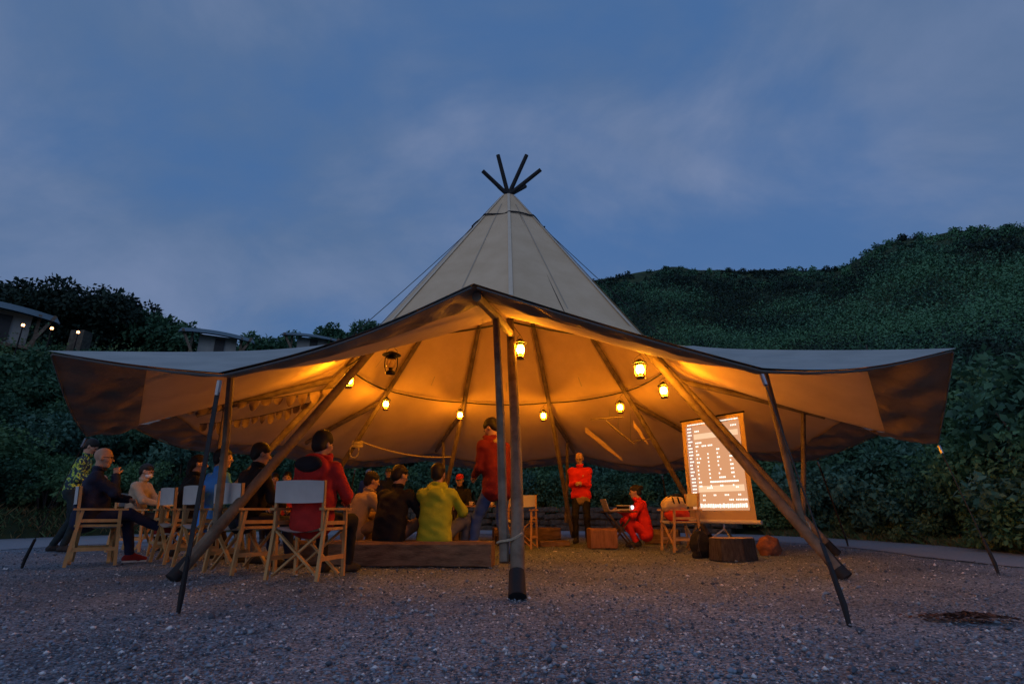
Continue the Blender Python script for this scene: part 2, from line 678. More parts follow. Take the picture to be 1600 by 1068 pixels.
for k in range(9):
    nu = 24
    rows = []
    for t in CON[:-1]:
        rows.append([cone_panel(k, i / nu, t) for i in range(nu + 1)])
    for v in np.linspace(0, 1, 15):
        rows.append([panel_pt(k, i / nu, v * vsk(k, i / nu)) for i in range(nu + 1)])
    m = MB()
    m.add([p for r in rows for p in r],
          [(j * (nu + 1) + i, (j + 1) * (nu + 1) + i, (j + 1) * (nu + 1) + i + 1, j * (nu + 1) + i + 1)
           for j in range(len(rows) - 1) for i in range(nu)])
    pan = m.build('canvas_panel', canvas_m, tent, angle=60)
    # a doubled seam runs down the outside over each pole
    m = MB()
    sv = []
    for t in np.linspace(.985, T_BEND + .02, 14):
        c0 = cone_pt(k, t) + pdir(PA[k]) * .016
        tg = np.array([math.cos(PA[k]), math.sin(PA[k]), 0]) * (.022 + .016 * (1 - t))
        sv += [c0 - tg, c0 + tg]
    m.add(sv, [(2 * i, 2 * i + 2, 2 * i + 3, 2 * i + 1) for i in range(13)])
    m.build('seam_strip', mat('seam_tape', (0.60, 0.50, 0.37), (0.65, 0.55, 0.42), 0.8, 4), pan, angle=180)
    m = MB()
    sv = []
    for t in np.linspace(.93, T_BEND + .02, 14):
        c0 = cone_panel(k, .5, t) + pdir(PA[k] + R_(20)) * .008
        tg = np.array([math.cos(PA[k] + R_(20)), math.sin(PA[k] + R_(20)), 0]) * .010
        sv += [c0 - tg, c0 + tg]
    m.add(sv, [(2 * i, 2 * i + 2, 2 * i + 3, 2 * i + 1) for i in range(13)])
    m.build('seam_line', mat('seam_thread', (0.42, 0.35, 0.26), None, 0.8), pan, angle=180)
    # the darker wipe-clean skirt along the hem, creased
    nu2, nv2 = 72, 9
    ph = RNG.uniform(0, 6.28, 6)

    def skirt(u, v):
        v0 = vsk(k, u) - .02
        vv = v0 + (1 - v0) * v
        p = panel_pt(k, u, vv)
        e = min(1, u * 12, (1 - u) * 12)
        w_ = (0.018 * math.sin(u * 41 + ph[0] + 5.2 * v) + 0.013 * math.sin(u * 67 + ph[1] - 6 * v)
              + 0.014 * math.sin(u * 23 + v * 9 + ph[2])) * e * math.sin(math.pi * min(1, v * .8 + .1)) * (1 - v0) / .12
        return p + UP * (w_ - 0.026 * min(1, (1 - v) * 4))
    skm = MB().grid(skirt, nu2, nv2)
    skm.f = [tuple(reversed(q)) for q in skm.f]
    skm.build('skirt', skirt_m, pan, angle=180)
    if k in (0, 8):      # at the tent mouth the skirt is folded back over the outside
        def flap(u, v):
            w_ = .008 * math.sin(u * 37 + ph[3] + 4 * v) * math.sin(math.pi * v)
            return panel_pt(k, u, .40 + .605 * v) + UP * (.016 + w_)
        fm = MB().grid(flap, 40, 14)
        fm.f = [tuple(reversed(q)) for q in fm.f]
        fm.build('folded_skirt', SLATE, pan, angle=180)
    # rope hem bead
    m = MB().tube([panel_pt(k, u, 1.0) - UP * .01 for u in np.linspace(0.004, .996, 25)], 0.008, 5)
    m.build('hem_rope', mat('hem_bead', (0.12, 0.12, 0.12), None, 0.8), pan)

# poles, slightly crooked and tapered
for k in range(9):
    pts, rad = [], []
    o1, o2 = RNG.uniform(0, 6.28, 2)
    for t in np.linspace(0.012, 0.985, 15):
        w = 0.018 * math.sin(t * 9 + o1)
        w2 = 0.012 * math.sin(t * 17 + o2)
        pts.append(polept(k, t) + np.array([math.cos(PA[k]), math.sin(PA[k]), 0]) * w + UP * w2 * .5)
        rad.append((0.056 - 0.016 * t) * (1 + .04 * math.sin(t * 23 + o1)))
    pl = MB().tube(pts, rad, 10, wob=0.03).build('pole', pole_m, tent)
    a, b = polept(k, 0.0), polept(k, 0.026)
    MB().tube([a + UP * .005, a + (b - a) * .25, b], [0.070, 0.066, 0.060], 12).build('foot_cap', cap_m, pl)
    # ridge log running out under the cloth from the pole
    ridge_dir = TIP[k] - cone_pt(k, .4)
    s0 = polept(k, .405) + UP * .03

    def on_ridge(frac):
        p = ridge_pt(k, frac)
        return p - UP * 0.075
    e0 = on_ridge(.97 if k == 0 else .80)
    MB().tube([s0, (s0 + e0) / 2 + UP * .02, e0], [.05, .047, .042], 9, wob=.03).build('ridge_log', pole_m, tent)
    # prop leaning from the pole foot up to the ridge log
    base = polept(k, 0.055 if k == 0 else .075) + np.array([math.cos(PA[k]), math.sin(PA[k]), 0]) * (-0.098 if k == 0 else (0.098 if k in (1, 2, 3, 4) else -.098))
    top = on_ridge(.68 if k == 0 else {8: .70, 2: .73, 7: .70}.get(k, .64)) - UP * 0.02
    ext = base - (top - base) / np.linalg.norm(top - base) * 0.14
    pr = MB().tube([ext, (base + top) / 2 + np.array([.012, .008, 0]), top], [.040, .038, .035], 9, wob=.03).build('prop_pole', pole_m, tent)
    q = (polept(k, 0.06) + base) / 2
    ax = (polept(k, 0.06) - base)
    pts = []
    for a in np.linspace(0, 2 * math.pi, 19):
        dd_ = ax / np.linalg.norm(ax)
        pts.append(q + dd_ * math.cos(a) * 0.108 + np.cross(dd_, UP) * math.sin(a) * .062 + UP * (0.025 + .006 * math.sin(3 * a)))
    MB().tube(pts, .011, 5, cap=False).build('lashing', rope_m, pr)

# pole ends crossing above the smoke hole
for (tx, ty), yy in (((754, 267), -.35), ((778, 242), -.25), ((823, 242), -.25), ((845, 265), -.35), ((779, 292), .3), ((821, 291), .3)):
    t = aty(tx, ty, yy)
    base = np.array([0.0, 0.0, TH - 0.02])
    MB().tube([base - (t - base) * .25, t], [.043, .038], 8).build('pole_tip', tip_m, tent)
# collar rope near the top and the thin lines dropping from it
ring = []
for k in range(9):
    for w in np.linspace(0, 1, 8)[:-1]:
        p = cone_panel(k, w, 0.875)
        ring.append(p + pdir(PA[k]) * .015 + UP * .03 * math.sin(w * math.pi + k))
ring.append(ring[0])
MB().tube(ring, .016, 5, cap=False).build('collar_rope', strap_m, tent)
for k, w, wo in ((1, .75, .35), (7, .2, .35), (0, .45, .02), (2, .5, .35)):
    a = cone_panel(k, w, .875)
    b = cone_panel(k, w, .47) + pdir(PA[k] + R_(40 * w)) * wo
    MB().tube(hang(a, b, .03, 6), .006, 4).build('guy_line', strap_m, tent)
# inner ring line where the cone meets the flare
for k in range(9):
    a, b = polept(k, .44) + UP * .03, polept((k + 1) % 9, .44) + UP * .03
    MB().tube(hang(a, b, .05, 7), .014, 5).build('ring_rope', strap_m, tent)
# straps and stakes
STAKE = {0: (1.97, -5.84), 8: (-2.04, -5.43), 1: (5.04, -3.25), 7: (-5.5, -2.6)}
for k in range(9):
    a = MID[k] - UP * .04
    sx, sy = STAKE.get(k, tuple((MID[k] + pdir(PA[k] + R_(20)) * .35)[:2]))
    g = np.array([sx, sy, 0.0])
    d = (a - g) / np.linalg.norm(a - g)
    MB().tube([a - UP * .02 + pdir(PA[k]) * c for c in (0, .012)] and [a, a - d * .10], .018, 6).build('buckle', steel_m, tent)
    if k in (0, 1):
        L_g = np.linalg.norm(a - g)
        MB().tube([a - d * .08, g + d * L_g * .26], .006, 5).build('guy_cord', strap_m, tent)
        MB().bar(g + d * L_g * .26, g + d * .32, .030, .007, pdir(PA[k] + R_(20))).build('guy_strap', strap_m, tent)
    else:
        MB().bar(a - d * .08, g + d * .32, .036, .007, pdir(PA[k] + R_(20))).build('guy_strap', strap_m, tent)
    st = MB().tube([g + d * .34, g + d * .1, g - UP * .12], [.016, .02, .008], 6).build('stake', cap_m, tent)

# ------------------------------------------------------------------ lanterns
LIT = emat('lamp_flame', (1.0, 0.32, 0.010), 620.0)
LIT_HIGH = emat('lamp_flame_high', (1.0, 0.32, 0.010), 860.0)      # stronger glow set to brighten the side flaps
LIT_LOW = emat('lamp_flame_low', (1.0, 0.32, 0.010), 300.0)        # weaker glow set to keep the back canvas darker
clear_glass = glass('lamp_glass')


def lantern_meshes(scale=1.0):
    s = scale
    base = MB().lathe([(.050 * s, 0), (.054 * s, .006 * s), (.052 * s, .022 * s), (.036 * s, .032 * s), (.022 * s, .04 * s), (.024 * s, .066 * s)], 14)
    globe = MB().lathe([(.030 * s, .066 * s), (.044 * s, .085 * s), (.050 * s, .112 * s), (.044 * s, .142 * s), (.031 * s, .166 * s)], 14)
    cap = MB().lathe([(.046 * s, .164 * s), (.050 * s, .170 * s), (.03 * s, .19 * s), (.028 * s, .215 * s), (.038 * s, .222 * s), (.036 * s, .235 * s), (.015 * s, .25 * s)], 14)
    fr = MB()
    for sx in (-1, 1):
        fr.tube([(sx * .055 * s, 0, .03 * s), (sx * .068 * s, 0, .08 * s), (sx * .066 * s, 0, .17 * s), (sx * .034 * s, 0, .205 * s)], .006 * s, 6)
    hd = MB().tube([(-.064 * s, 0, .17 * s), (-.055 * s, 0, .26 * s), (0, 0, .305 * s), (.055 * s, 0, .26 * s), (.064 * s, 0, .17 * s)], .003 * s, 5)
    return base, globe, cap, fr, hd


LB = lantern_meshes(1.0)
HAT = MB().lathe([(.092, .190), (.090, .196), (.05, .222), (.02, .240)], 18).mesh('hat', blackmetal_m)
LM = [LB[0].mesh('base', brass_m), LB[1].mesh('globe', LIT), LB[2].mesh('cap', brass_m), LB[3].mesh('frame', brass_m), LB[4].mesh('handle', brass_m)]
GLOBES = [LM[1], LB[1].mesh('globe', LIT_HIGH), LB[1].mesh('globe', LIT_LOW)]
LPOS = [  # pole, t, pixel of the globe, label
    (0, 'glowing oil lantern hung on the upright pole at the tent mouth', 813, 546, -2.95),
    (1, 'glowing oil lantern below the right front ridge log', 1000, 577, -2.7),
    (2, 'glowing oil lantern beside the long leaning pole left of the screen top', 1037, 610, -1.15),
    (3, 'glowing oil lantern above the hanging driftwood mobile', 969, 636, 0.9),
    (4, 'glowing oil lantern on the back pole behind the presenter in red', 849, 649, 2.15),
    (5, 'glowing oil lantern on the back pole above the lime jacket', 719, 648, 2.15),
    (6, 'glowing oil lantern on the pole that carries the slack rope', 603, 631, 0.9),
    (7, 'glowing oil lantern tucked behind the crossing left poles', 545, 594, -1.45)]
for k, lab, px, py, yy in LPOS:
    p = aty(px, py, yy)
    g = thing('oil_lantern', lab, 'lantern', (p[0], p[1], p[2] - .115), random.uniform(0, 3), 'lit lanterns on the tent poles')
    for nm, me in zip(('base', 'globe', 'cap', 'frame', 'handle'), LM):
        if nm == 'globe':
            me = GLOBES[1 if k in (1, 2, 7) else (2 if k in (3, 4, 5, 6) else 0)]
        link(nm, me, g)
    link('hat', HAT, g)
    top = p + np.array([0, 0, .19])
    q = polept(k, min(.93, top[2] / TH + .035)) - UP * .0
    MB().tube([(0, 0, .30), tuple(q - np.array([p[0], p[1], p[2] - .115]))], .004, 5).build('hook_cord', strap_m, None).parent = g
    for c in g.children:
        if c.name.startswith('hook_cord'):
            c.rotation_euler = (0, 0, -g.rotation_euler[2])
p = aty(611, 568, -2.25)
g = thing('oil_lantern', 'unlit black hurricane lantern with wide hat hanging by the left poles', 'lantern', (p[0], p[1], p[2] - .14))
S9 = 1.25
B9 = lantern_meshes(S9)
for nm, mb, mm in zip(('base', 'globe', 'cap', 'frame', 'handle'), B9, (blackmetal_m, clear_glass, blackmetal_m, blackmetal_m, blackmetal_m)):
    mb.build(nm, mm, g)
MB().lathe([(.10 * S9, .205 * S9), (.098 * S9, .212 * S9), (.05 * S9, .236 * S9), (.02 * S9, .25 * S9)], 18).build('hat', blackmetal_m, g)
q = cone_panel(8, .15, .47) - np.array([p[0], p[1], p[2] - .14])
MB().tube([(0, 0, .305 * S9), tuple(q)], .004, 5).build('hook_cord', strap_m, g)

# ------------------------------------------------------------------ director chairs
def bevel_bar(a, b, w, h, up=(0, 0, 1)):
    return MB().bar(a, b, w, h, up)


def make_chair():
    r = bpy.data.objects.new('director_chair', None)
    COL.objects.link(r)
    r.empty_display_size = .1
    W, Dp = .26, .20
    for sx in (-1, 1):
        x = sx * W
        bevel_bar((x, -Dp - .035, 0), (x, -Dp + .02, .615), .030, .034, (0, 1, 0)).build('leg', chairwood_m, r, False)
        bevel_bar((x, Dp + .035, 0), (x, Dp - .02, .615), .030, .034, (0, 1, 0)).build('leg', chairwood_m, r, False)
        bevel_bar((x, -Dp - .07, .627), (x, Dp + .06, .627), .052, .022).build('armrest', chairwood_m, r, False)
        bevel_bar((x * 1.0, -Dp - .01, .185), (x, Dp + .01, .185), .020, .040).build('side_rail', chairwood_m, r, False)
        bevel_bar((x * .99, -Dp, .50), (x * .99, Dp, .50), .020, .036).build('side_rail', chairwood_m, r, False)
        bevel_bar((x * .93, -Dp - .03, .445), (x * .93, Dp + .03, .445), .026, .026).build('seat_rail', chairwood_m, r, False)
        bevel_bar((x * .96, -Dp - .005, .44), (x * .96, -Dp - .045, .885), .024, .030, (0, 1, 0)).build('back_post', chairwood_m, r, False)
        for sy in (-1, 1):
            y = sy * (Dp - .02) + (sx * .014)
            bevel_bar((x * .93, y, .435), (-x * .95, y, .03), .018, .036, (0, 1, 0)).build('cross_leg', chairwood_m, r, False)

    def seat(u, v):
        x = (u - .5) * 2 * W * .95
        y = (v - .5) * 2 * (Dp + .02)
        return (x, y, .462 - .045 * (1 - (2 * u - 1) ** 2))
    m = MB().grid(seat, 10, 4)
    m.grid(lambda u, v: tuple(np.array(seat(1 - u, v)) - np.array([0, 0, .006])), 10, 4)
    m.build('seat', chaircloth_m, r)

    def back(u, v, o=0.0):
        a = (u - .5) * 2
        x = a * (W * .96 + .006)
        z = .685 + .195 * v + (.008 * (1 - a * a)) * (1 - 2 * v) * -1
        y = -Dp - .018 - .04 * (z - .44) / .445 - .028 * (1 - a ** 4) - o
        return (x, y, z)
    m = MB().grid(lambda u, v: back(u, v, .010), 12, 5)
    m.grid(lambda u, v: back(1 - u, v, -.006), 12, 5)
    m.grid(lambda u, v: (lambda p, q: tuple(np.array(p) + (np.array(q) - np.array(p)) * v))(back(u, 1, .010), back(u, 1, -.006)), 12, 1)
    m.build('backrest', chaircloth_m, r)
    return r


CHAIR0 = make_chair()
_first = [True]


def chair(x, y, yaw, label, group='director chairs round the fire'):
    if _first[0]:
        o = CHAIR0
        _first[0] = False
    else:
        o = copy_tree(CHAIR0)
    o.location = (x, y, 0)
    o.rotation_euler = (0, 0, R_(yaw))
    tag(o, label, 'chair', group)
    return o


chair(-1.90, -3.62, -12, 'wooden director chair with white canvas holding the person in the red hooded jacket')
chair(-2.78, -3.10, -34, 'wooden director chair with white canvas between the red jacket and the leaning prop pole')
chair(-3.45, -2.55, -40, 'wooden director chair with white canvas holding the person in the bright blue jacket')
chair(-4.10, -1.95, -42, 'wooden director chair with white canvas beside the blue jacket, behind the guy strap')
chair(-4.95, -2.30, -52, 'wooden director chair holding the bald man in navy')
chair(-4.75, -0.95, -128, 'empty director chair whose canvas back glows orange in the lantern light')
chair(-6.05, 0.05, -80, 'wooden director chair under the man wearing a white face mask')
chair(2.78, -0.02, 96, 'wooden director chair holding the patterned bag in front of the projection screen')
chair(0.20, 0.75, 165, 'empty wooden chair seen behind the upright front poles')

# ------------------------------------------------------------------ people: a body is one surface grown from a skeleton
def surface_nets(F, o, h):
    S = F < 0
    nx, ny, nz = F.shape
    st = (ny * nz, nz, 1)
    cor = [(i, j, k) for i in (0, 1) for j in (0, 1) for k in (0, 1)]
    cnt = np.zeros((nx - 1, ny - 1, nz - 1), np.int8)
    for i, j, k in cor:
        cnt += S[i:nx - 1 + i, j:ny - 1 + j, k:nz - 1 + k]
    act = (cnt > 0) & (cnt < 8)
    ci = np.argwhere(act)
    if len(ci) == 0:
        return np.zeros((0, 3)), np.zeros((0, 4), int)
    idx = np.full(act.shape, -1, np.int64)
    idx[act] = np.arange(len(ci))
    base = ci[:, 0] * st[0] + ci[:, 1] * st[1] + ci[:, 2]
    Ff = F.ravel()
    acc = np.zeros((len(ci), 3))
    num = np.zeros(len(ci))
    for a in range(8):
        for ax in range(3):
            c = cor[a]
            if c[ax]:
                continue
            c2 = list(c)
            c2[ax] = 1
            fa = Ff[base + c[0] * st[0] + c[1] * st[1] + c[2]]
            fb = Ff[base + c2[0] * st[0] + c2[1] * st[1] + c2[2]]
            m = (fa < 0) != (fb < 0)
            t = np.where(m, fa / np.where(m, fa - fb, 1), 0)
            for d in range(3):
                acc[:, d] += np.where(m, c[d] + (t if d == ax else 0), 0)
            num += m
    V = (ci + acc / num[:, None]) * h + o
    Q = []
    for ax in range(3):
        b, c = (ax + 1) % 3, (ax + 2) % 3
        sl0 = [slice(1, -1)] * 3
        sl1 = [slice(1, -1)] * 3
        sl0[ax] = slice(0, -1)
        sl1[ax] = slice(1, None)
        A, B = S[tuple(sl0)], S[tuple(sl1)]
        e = np.argwhere(A != B)
        if len(e) == 0:
            continue
        flip = A[tuple(e.T)]
        off = np.ones(3, int)
        off[ax] = 0
        e = e + off

        def cell(db, dc):
            q = e.copy()
            q[:, b] += db
            q[:, c] += dc
            return idx[q[:, 0], q[:, 1], q[:, 2]]
        q = np.stack([cell(-1, -1), cell(0, -1), cell(0, 0), cell(-1, 0)], 1)
        q[~flip] = q[~flip][:, ::-1]
        Q.append(q)
    Q = np.concatenate(Q)
    return V, Q[(Q >= 0).all(1)]


def C(a, b, ra, rb=None, k=None):
    return ('c', np.array(a, float), np.array(b, float), ra, ra if rb is None else rb, k)


def E_(c, r, M=None, sub=False, k=None):
    return ('s' if sub else 'e', np.array(c, float), np.array(r, float), M, None, k)


def sdf(prims, h, k=0.03, crease=0.0, seed=0):
    lo, hi = np.full(3, 9e9), np.full(3, -9e9)
    for p in prims:
        if p[0] == 'c':
            r = max(p[3], p[4])
            lo = np.minimum(lo, np.minimum(p[1], p[2]) - r)
            hi = np.maximum(hi, np.maximum(p[1], p[2]) + r)
        elif p[0] == 'e':
            lo = np.minimum(lo, p[1] - max(p[2]))
            hi = np.maximum(hi, p[1] + max(p[2]))
    lo -= .03 + 2 * h
    hi += .03 + 2 * h
    n = np.ceil((hi - lo) / h).astype(int) + 1
    F = np.full(n, .3, np.float32)
    ax = [(lo[i] + np.arange(n[i]) * h).astype(np.float32) for i in range(3)]
    for p in prims:
        kk = p[5] if p[5] is not None else k
        mg = kk + 2.5 * h + .01
        if p[0] == 'c':
            r = max(p[3], p[4]) + mg
            a0, a1 = np.minimum(p[1], p[2]) - r, np.maximum(p[1], p[2]) + r
        else:
            a0, a1 = p[1] - max(p[2]) - mg, p[1] + max(p[2]) + mg
        i0 = np.clip(((a0 - lo) / h).astype(int), 0, n - 1)
        i1 = np.clip(((a1 - lo) / h).astype(int) + 2, 1, n)
        sl = tuple(slice(i0[d], i1[d]) for d in range(3))
        X, Y, Z = np.meshgrid(ax[0][sl[0]], ax[1][sl[1]], ax[2][sl[2]], indexing='ij', sparse=True)
        if p[0] == 'c':
            a, b = p[1], p[2]
            ab = b - a
            t = ((X - a[0]) * ab[0] + (Y - a[1]) * ab[1] + (Z - a[2]) * ab[2]) / max(ab @ ab, 1e-9)
            t = np.clip(t, 0, 1)
            d = np.sqrt((X - a[0] - t * ab[0]) ** 2 + (Y - a[1] - t * ab[1]) ** 2 + (Z - a[2] - t * ab[2]) ** 2) - (p[3] + (p[4] - p[3]) * t)
        else:
            x, y, z = X - p[1][0], Y - p[1][1], Z - p[1][2]
            if p[3] is not None:
                M = p[3]
                x, y, z = (M[0, 0] * x + M[1, 0] * y + M[2, 0] * z, M[0, 1] * x + M[1, 1] * y + M[2, 1] * z,
                           M[0, 2] * x + M[1, 2] * y + M[2, 2] * z)
            r = p[2]
            k0 = np.sqrt((x / r[0]) ** 2 + (y / r[1]) ** 2 + (z / r[2]) ** 2)
            d = (k0 - 1) * r.min() if False else k0 * (k0 - 1) / np.maximum(np.sqrt((x / r[0] ** 2) ** 2 + (y / r[1] ** 2) ** 2 + (z / r[2] ** 2) ** 2), 1e-6)
        G = F[sl]
        if p[0] == 's':
            F[sl] = np.maximum(G, -d)
        else:
            hh = np.clip(.5 + .5 * (G - d) / max(kk, 1e-4), 0, 1)
            F[sl] = G + (d - G) * hh - kk * hh * (1 - hh)
    if crease:
        X, Y, Z = np.meshgrid(*ax, indexing='ij', sparse=True)
        s = seed * 1.7
        F += (crease * (np.sin(X * 31 + 9 * Z + s) * np.sin(Z * 37 + s * 2 + 6 * Y) + .6 * np.sin(Y * 43 + X * 17 + s) * np.sin(Z * 61 - s))).astype(np.float32)
    return surface_nets(F, lo, h)


def ik(a, t, l1, l2, pole):
    a, t = np.array(a, float), np.array(t, float)
    d = t - a
    L_ = np.linalg.norm(d)
    L2 = min(L_, (l1 + l2) * .995)
    d = d / L_
    t = a + d * L2
    x = (l1 * l1 - l2 * l2 + L2 * L2) / (2 * L2)
    hgt = math.sqrt(max(l1 * l1 - x * x, 0))
    p = np.array(pole, float)
    p = p - d * (p @ d)
    p /= max(np.linalg.norm(p), 1e-6)
    return a + d * x + p * hgt, t


def rotm(yaw, pitch, roll=0):
    return np.array(Matrix.Rotation(R_(yaw), 3, 'Z') @ Matrix.Rotation(R_(pitch), 3, 'X') @ Matrix.Rotation(R_(roll), 3, 'Y'))


def hand_prims(w, d, n, s, curl=.6, side=1):
    """wrist w, direction of the palm d, palm normal n"""
    d = d / np.linalg.norm(d)
    n = n - d * (n @ d)
    n /= np.linalg.norm(n)
    x = np.cross(d, n) * side
    P = [C(w - d * .03, w + d * .02, .025 * s, .026 * s)]
    for q in (-.022, 0, .022):
        P.append(C(w + d * .02 + x * q * .7, w + d * .085 * s + x * q, .017 * s, .013 * s))
    for q, ln in ((-.032, .058), (-.011, .072), (.011, .078), (.031, .068)):
        b = w + d * .088 * s + x * q * s
        c1, c2 = math.cos(curl * .7), math.sin(curl * .7)
        m = b + (d * c1 + n * c2) * ln * .5 * s
        c1, c2 = math.cos(curl * 1.7), math.sin(curl * 1.7)
        e = m + (d * c1 + n * c2) * ln * .5 * s
        P += [C(b, m, .0095 * s, .0088 * s, .006), C(m, e, .0088 * s, .0075 * s, .006)]
    b = w + d * .025 * s + x * .026 * s
    m = b + (d * .65 + x * .6 + n * .35) * .042 * s
    P += [C(b, m, .014 * s, .011 * s, .01), C(m, m + (d * .85 + n * .45 + x * .1) * .034 * s, .011 * s, .0085 * s, .006)]
    return P


SKIN = mat('skin', (0.40, 0.235, 0.16), (0.46, 0.28, 0.195), 0.6, 20)
HAIR = mat('hair', (0.011, 0.009, 0.008), (0.02, 0.016, 0.014), 0.55, 60, 0.5, 200, bdist=.004)
EYE = mat('eye', (0.02, 0.016, 0.014), None, 0.25)
LIP = mat('lip', (0.33, 0.13, 0.10), None, 0.5)


def cloth(name, c, k=1.35, rough=.85, **kw):
    return mat('cloth_' + name, c, tuple(min(1, v * k) for v in c), rough, 7, .5, 40, bdist=.006, **kw)


PN = [0]


def person(label, x, y, yaw, pel=(0, 0, .93), lean=4, head=(0, -5), hands=None, feet=None, elbow=None, knee=None,
           jacket=None, trousers=None, shoes=None, s=1.0, fat=1.0, hood=None, hood_m=None, hair='short', hair_m=None, mask=False, glasses=False,
           long_coat=0.0, h=.012, side_lean=0, collar=True, toe=None, z=0.0, skirtline=None, extra=None, curl=.7, palm=None):
    PN[0] += 1
    seed = PN[0]
    root = thing('person', label, 'person', (x, y, z), R_(yaw), 'people gathered at the tent')
    u = lambda f: np.array([math.sin(R_(side_lean)) * f, math.sin(R_(lean * f)), math.cos(R_(lean * f))])
    fwd = np.array([0, math.cos(R_(lean)), -math.sin(R_(lean))])
    X = np.array([1.0, 0, 0])
    P = np.array(pel, float)
    Wt = P + .16 * s * u(.55)
    Ch = Wt + .22 * s * u(1.0)
    Nk = Ch + .165 * s * u(1.15)
    Sh = [Nk - .078 * s * u(1) + X * q * .172 * s for q in (-1, 1)]
    hc = Nk + .165 * s * u(.45) + np.array([0, .028, 0]) * s
    RH = rotm(*head)
    HL = lambda a: hc + RH @ (np.array(a, float) * s)
    hands = hands or [(-.24, .12, -.02), (.24, .12, -.02)]
    elbow = elbow or [(-.5, -1, -.2), (.5, -1, -.2)]
    knee = knee or [(-.1, 1, .1), (.1, 1, .1)]
    hip = [P + np.array([q * .092 * s, .0, -.02 * s]) for q in (-1, 1)]
    feet = feet or [(-.1, 0, .09), (.1, .04, .09)]
    toe = toe or [(-.2, 1, 0), (.2, 1, 0)]
    El, Wr, Kn, An = [], [], [], []
    for i in (0, 1):
        e, w = ik(Sh[i], np.array(hands[i]), .285 * s, .255 * s, elbow[i])
        El.append(e)
        Wr.append(w)
        k_, a = ik(hip[i], np.array(feet[i]), .43 * s, .42 * s, knee[i])
        Kn.append(k_)
        An.append(a)
    # ---- body
    B = [C(P, Ch, .085 * s, .085 * s), C(Ch, Nk, .07 * s, .05 * s), C(Sh[0], Sh[1], .04 * s), C(Nk - .02 * u(1), HL((0, -.02, -.06)), .053 * s, .05 * s, .02),
         E_(HL((0, -.012, .03)), np.array([.076, .096, .088]) * s, RH), E_(HL((0, .026, -.035)), np.array([.060, .064, .083]) * s, RH),
         C(HL((-.018, .060, -.098)), HL((.018, .060, -.098)), .022 * s), C(HL((-.034, .074, .022)), HL((.034, .074, .022)), .013 * s, None, .012),
         C(HL((0, .084, .005)), HL((0, .108, -.034)), .009 * s, .0145 * s, .012),
         E_(HL((-.077, -.006, -.014)), np.array([.013, .021, .033]) * s, RH, k=.008), E_(HL((.077, -.006, -.014)), np.array([.013, .021, .033]) * s, RH, k=.008),
         C(HL((-.04, .062, -.03)), HL((-.05, .04, -.02)), .02 * s), C(HL((.04, .062, -.03)), HL((.05, .04, -.02)), .02 * s)]
    for i in (0, 1):
        B += [C(Sh[i], El[i], .045 * s, .038 * s), C(El[i], Wr[i], .036 * s, .026 * s), C(hip[i], Kn[i], .07 * s, .05 * s), C(Kn[i], An[i], .048 * s, .036 * s),
              C(An[i], An[i] + np.array([0, .05, -.04]), .034 * s)]
    for q in (-1, 1):
        B.append(E_(HL((q * .031, .098, .004)), np.array([.016, .012, .011]) * s, RH, sub=True))
    Vb, Fb = sdf(B, h, .028)
    Vs, Fs = [Vb], [Fb]
    off = len(Vb)
    for i in (0, 1):
        d = Wr[i] - El[i]
        nn = np.array(palm[i], float) if palm else np.array([(1 if i == 0 else -1) * .6, .3, -.6])
        hv, hf = sdf(hand_prims(Wr[i], d, nn, s, curl, 1 if i == 0 else -1), .0065 if h < .015 else .009, .008)
        Vs.append(hv)
        Fs.append(hf + off)
        off += len(hv)
    link('body', np_mesh('body', np.concatenate(Vs), np.concatenate(Fs), SKIN), root)
    m = MB()
    for q in (-1, 1):
        c = HL((q * .031, .086, .003))
        e = MB().lathe([(.002 * s, -.008 * s), (.010 * s, -.004 * s), (.012 * s, 0), (.010 * s, .004 * s), (.002 * s, .008 * s)], 8, c)
        e.build('eye', EYE, root)
    if not mask:
        MB().tube([HL((-.022, .082, -.066)), HL((0, .0905, -.064)), HL((.022, .082, -.066))], [.004 * s, .0075 * s, .004 * s], 6).build('mouth', LIP, root)
    # ---- jacket
    jm = jacket or cloth('navy', (.02, .025, .05))
    f = fat
    J = []
    for q in (-1, 1):
        J += [C(P + X * q * .068 * s * f + u(.4) * .01, Wt + X * q * .07 * s * f, .118 * s * f, .115 * s * f), C(Wt + X * q * .07 * s * f, Ch + X * q * .085 * s, .115 * s * f, .108 * s),
              C(Ch + X * q * .085 * s, Sh[0 if q < 0 else 1] + u(1) * -.02 * s, .105 * s, .078 * s)]
    J += [C(Sh[0], Sh[1], .058 * s), C(Ch, Nk - u(1) * .01, .10 * s, .062 * s), C(P - np.array([0, 0, .03]), Wt, .135 * s * f, .128 * s * f), C(Wt, Ch, .128 * s * f, .122 * s)]
    if fat > 1.05:
        J.append(E_(Wt + fwd * .07 * s, np.array([.15, .13, .14]) * s * f))
    if long_coat:
        for q in (-1, 1):
            J.append(C(P + X * q * .075 * s, P + X * q * .085 * s + np.array([0, 0, -long_coat]), .12 * s, .125 * s))
    for i in (0, 1):
        w = El[i] + (Wr[i] - El[i]) * .93
        J += [C(Sh[i], El[i], .068 * s, .056 * s), C(El[i], w, .060 * s, .044 * s), C(w - (Wr[i] - El[i]) * .05, w, .047 * s, None, .01)]
    if collar:
        pts = [Nk + np.array([.062 * math.sin(a), .055 * math.cos(a) + .012, .035 + .012 * math.cos(a + math.pi)]) * s for a in np.linspace(0, 2 * math.pi, 11)]
        J += [C(pts[i], pts[i + 1], .021 * s, None, .012) for i in range(10)]
    Hd = []
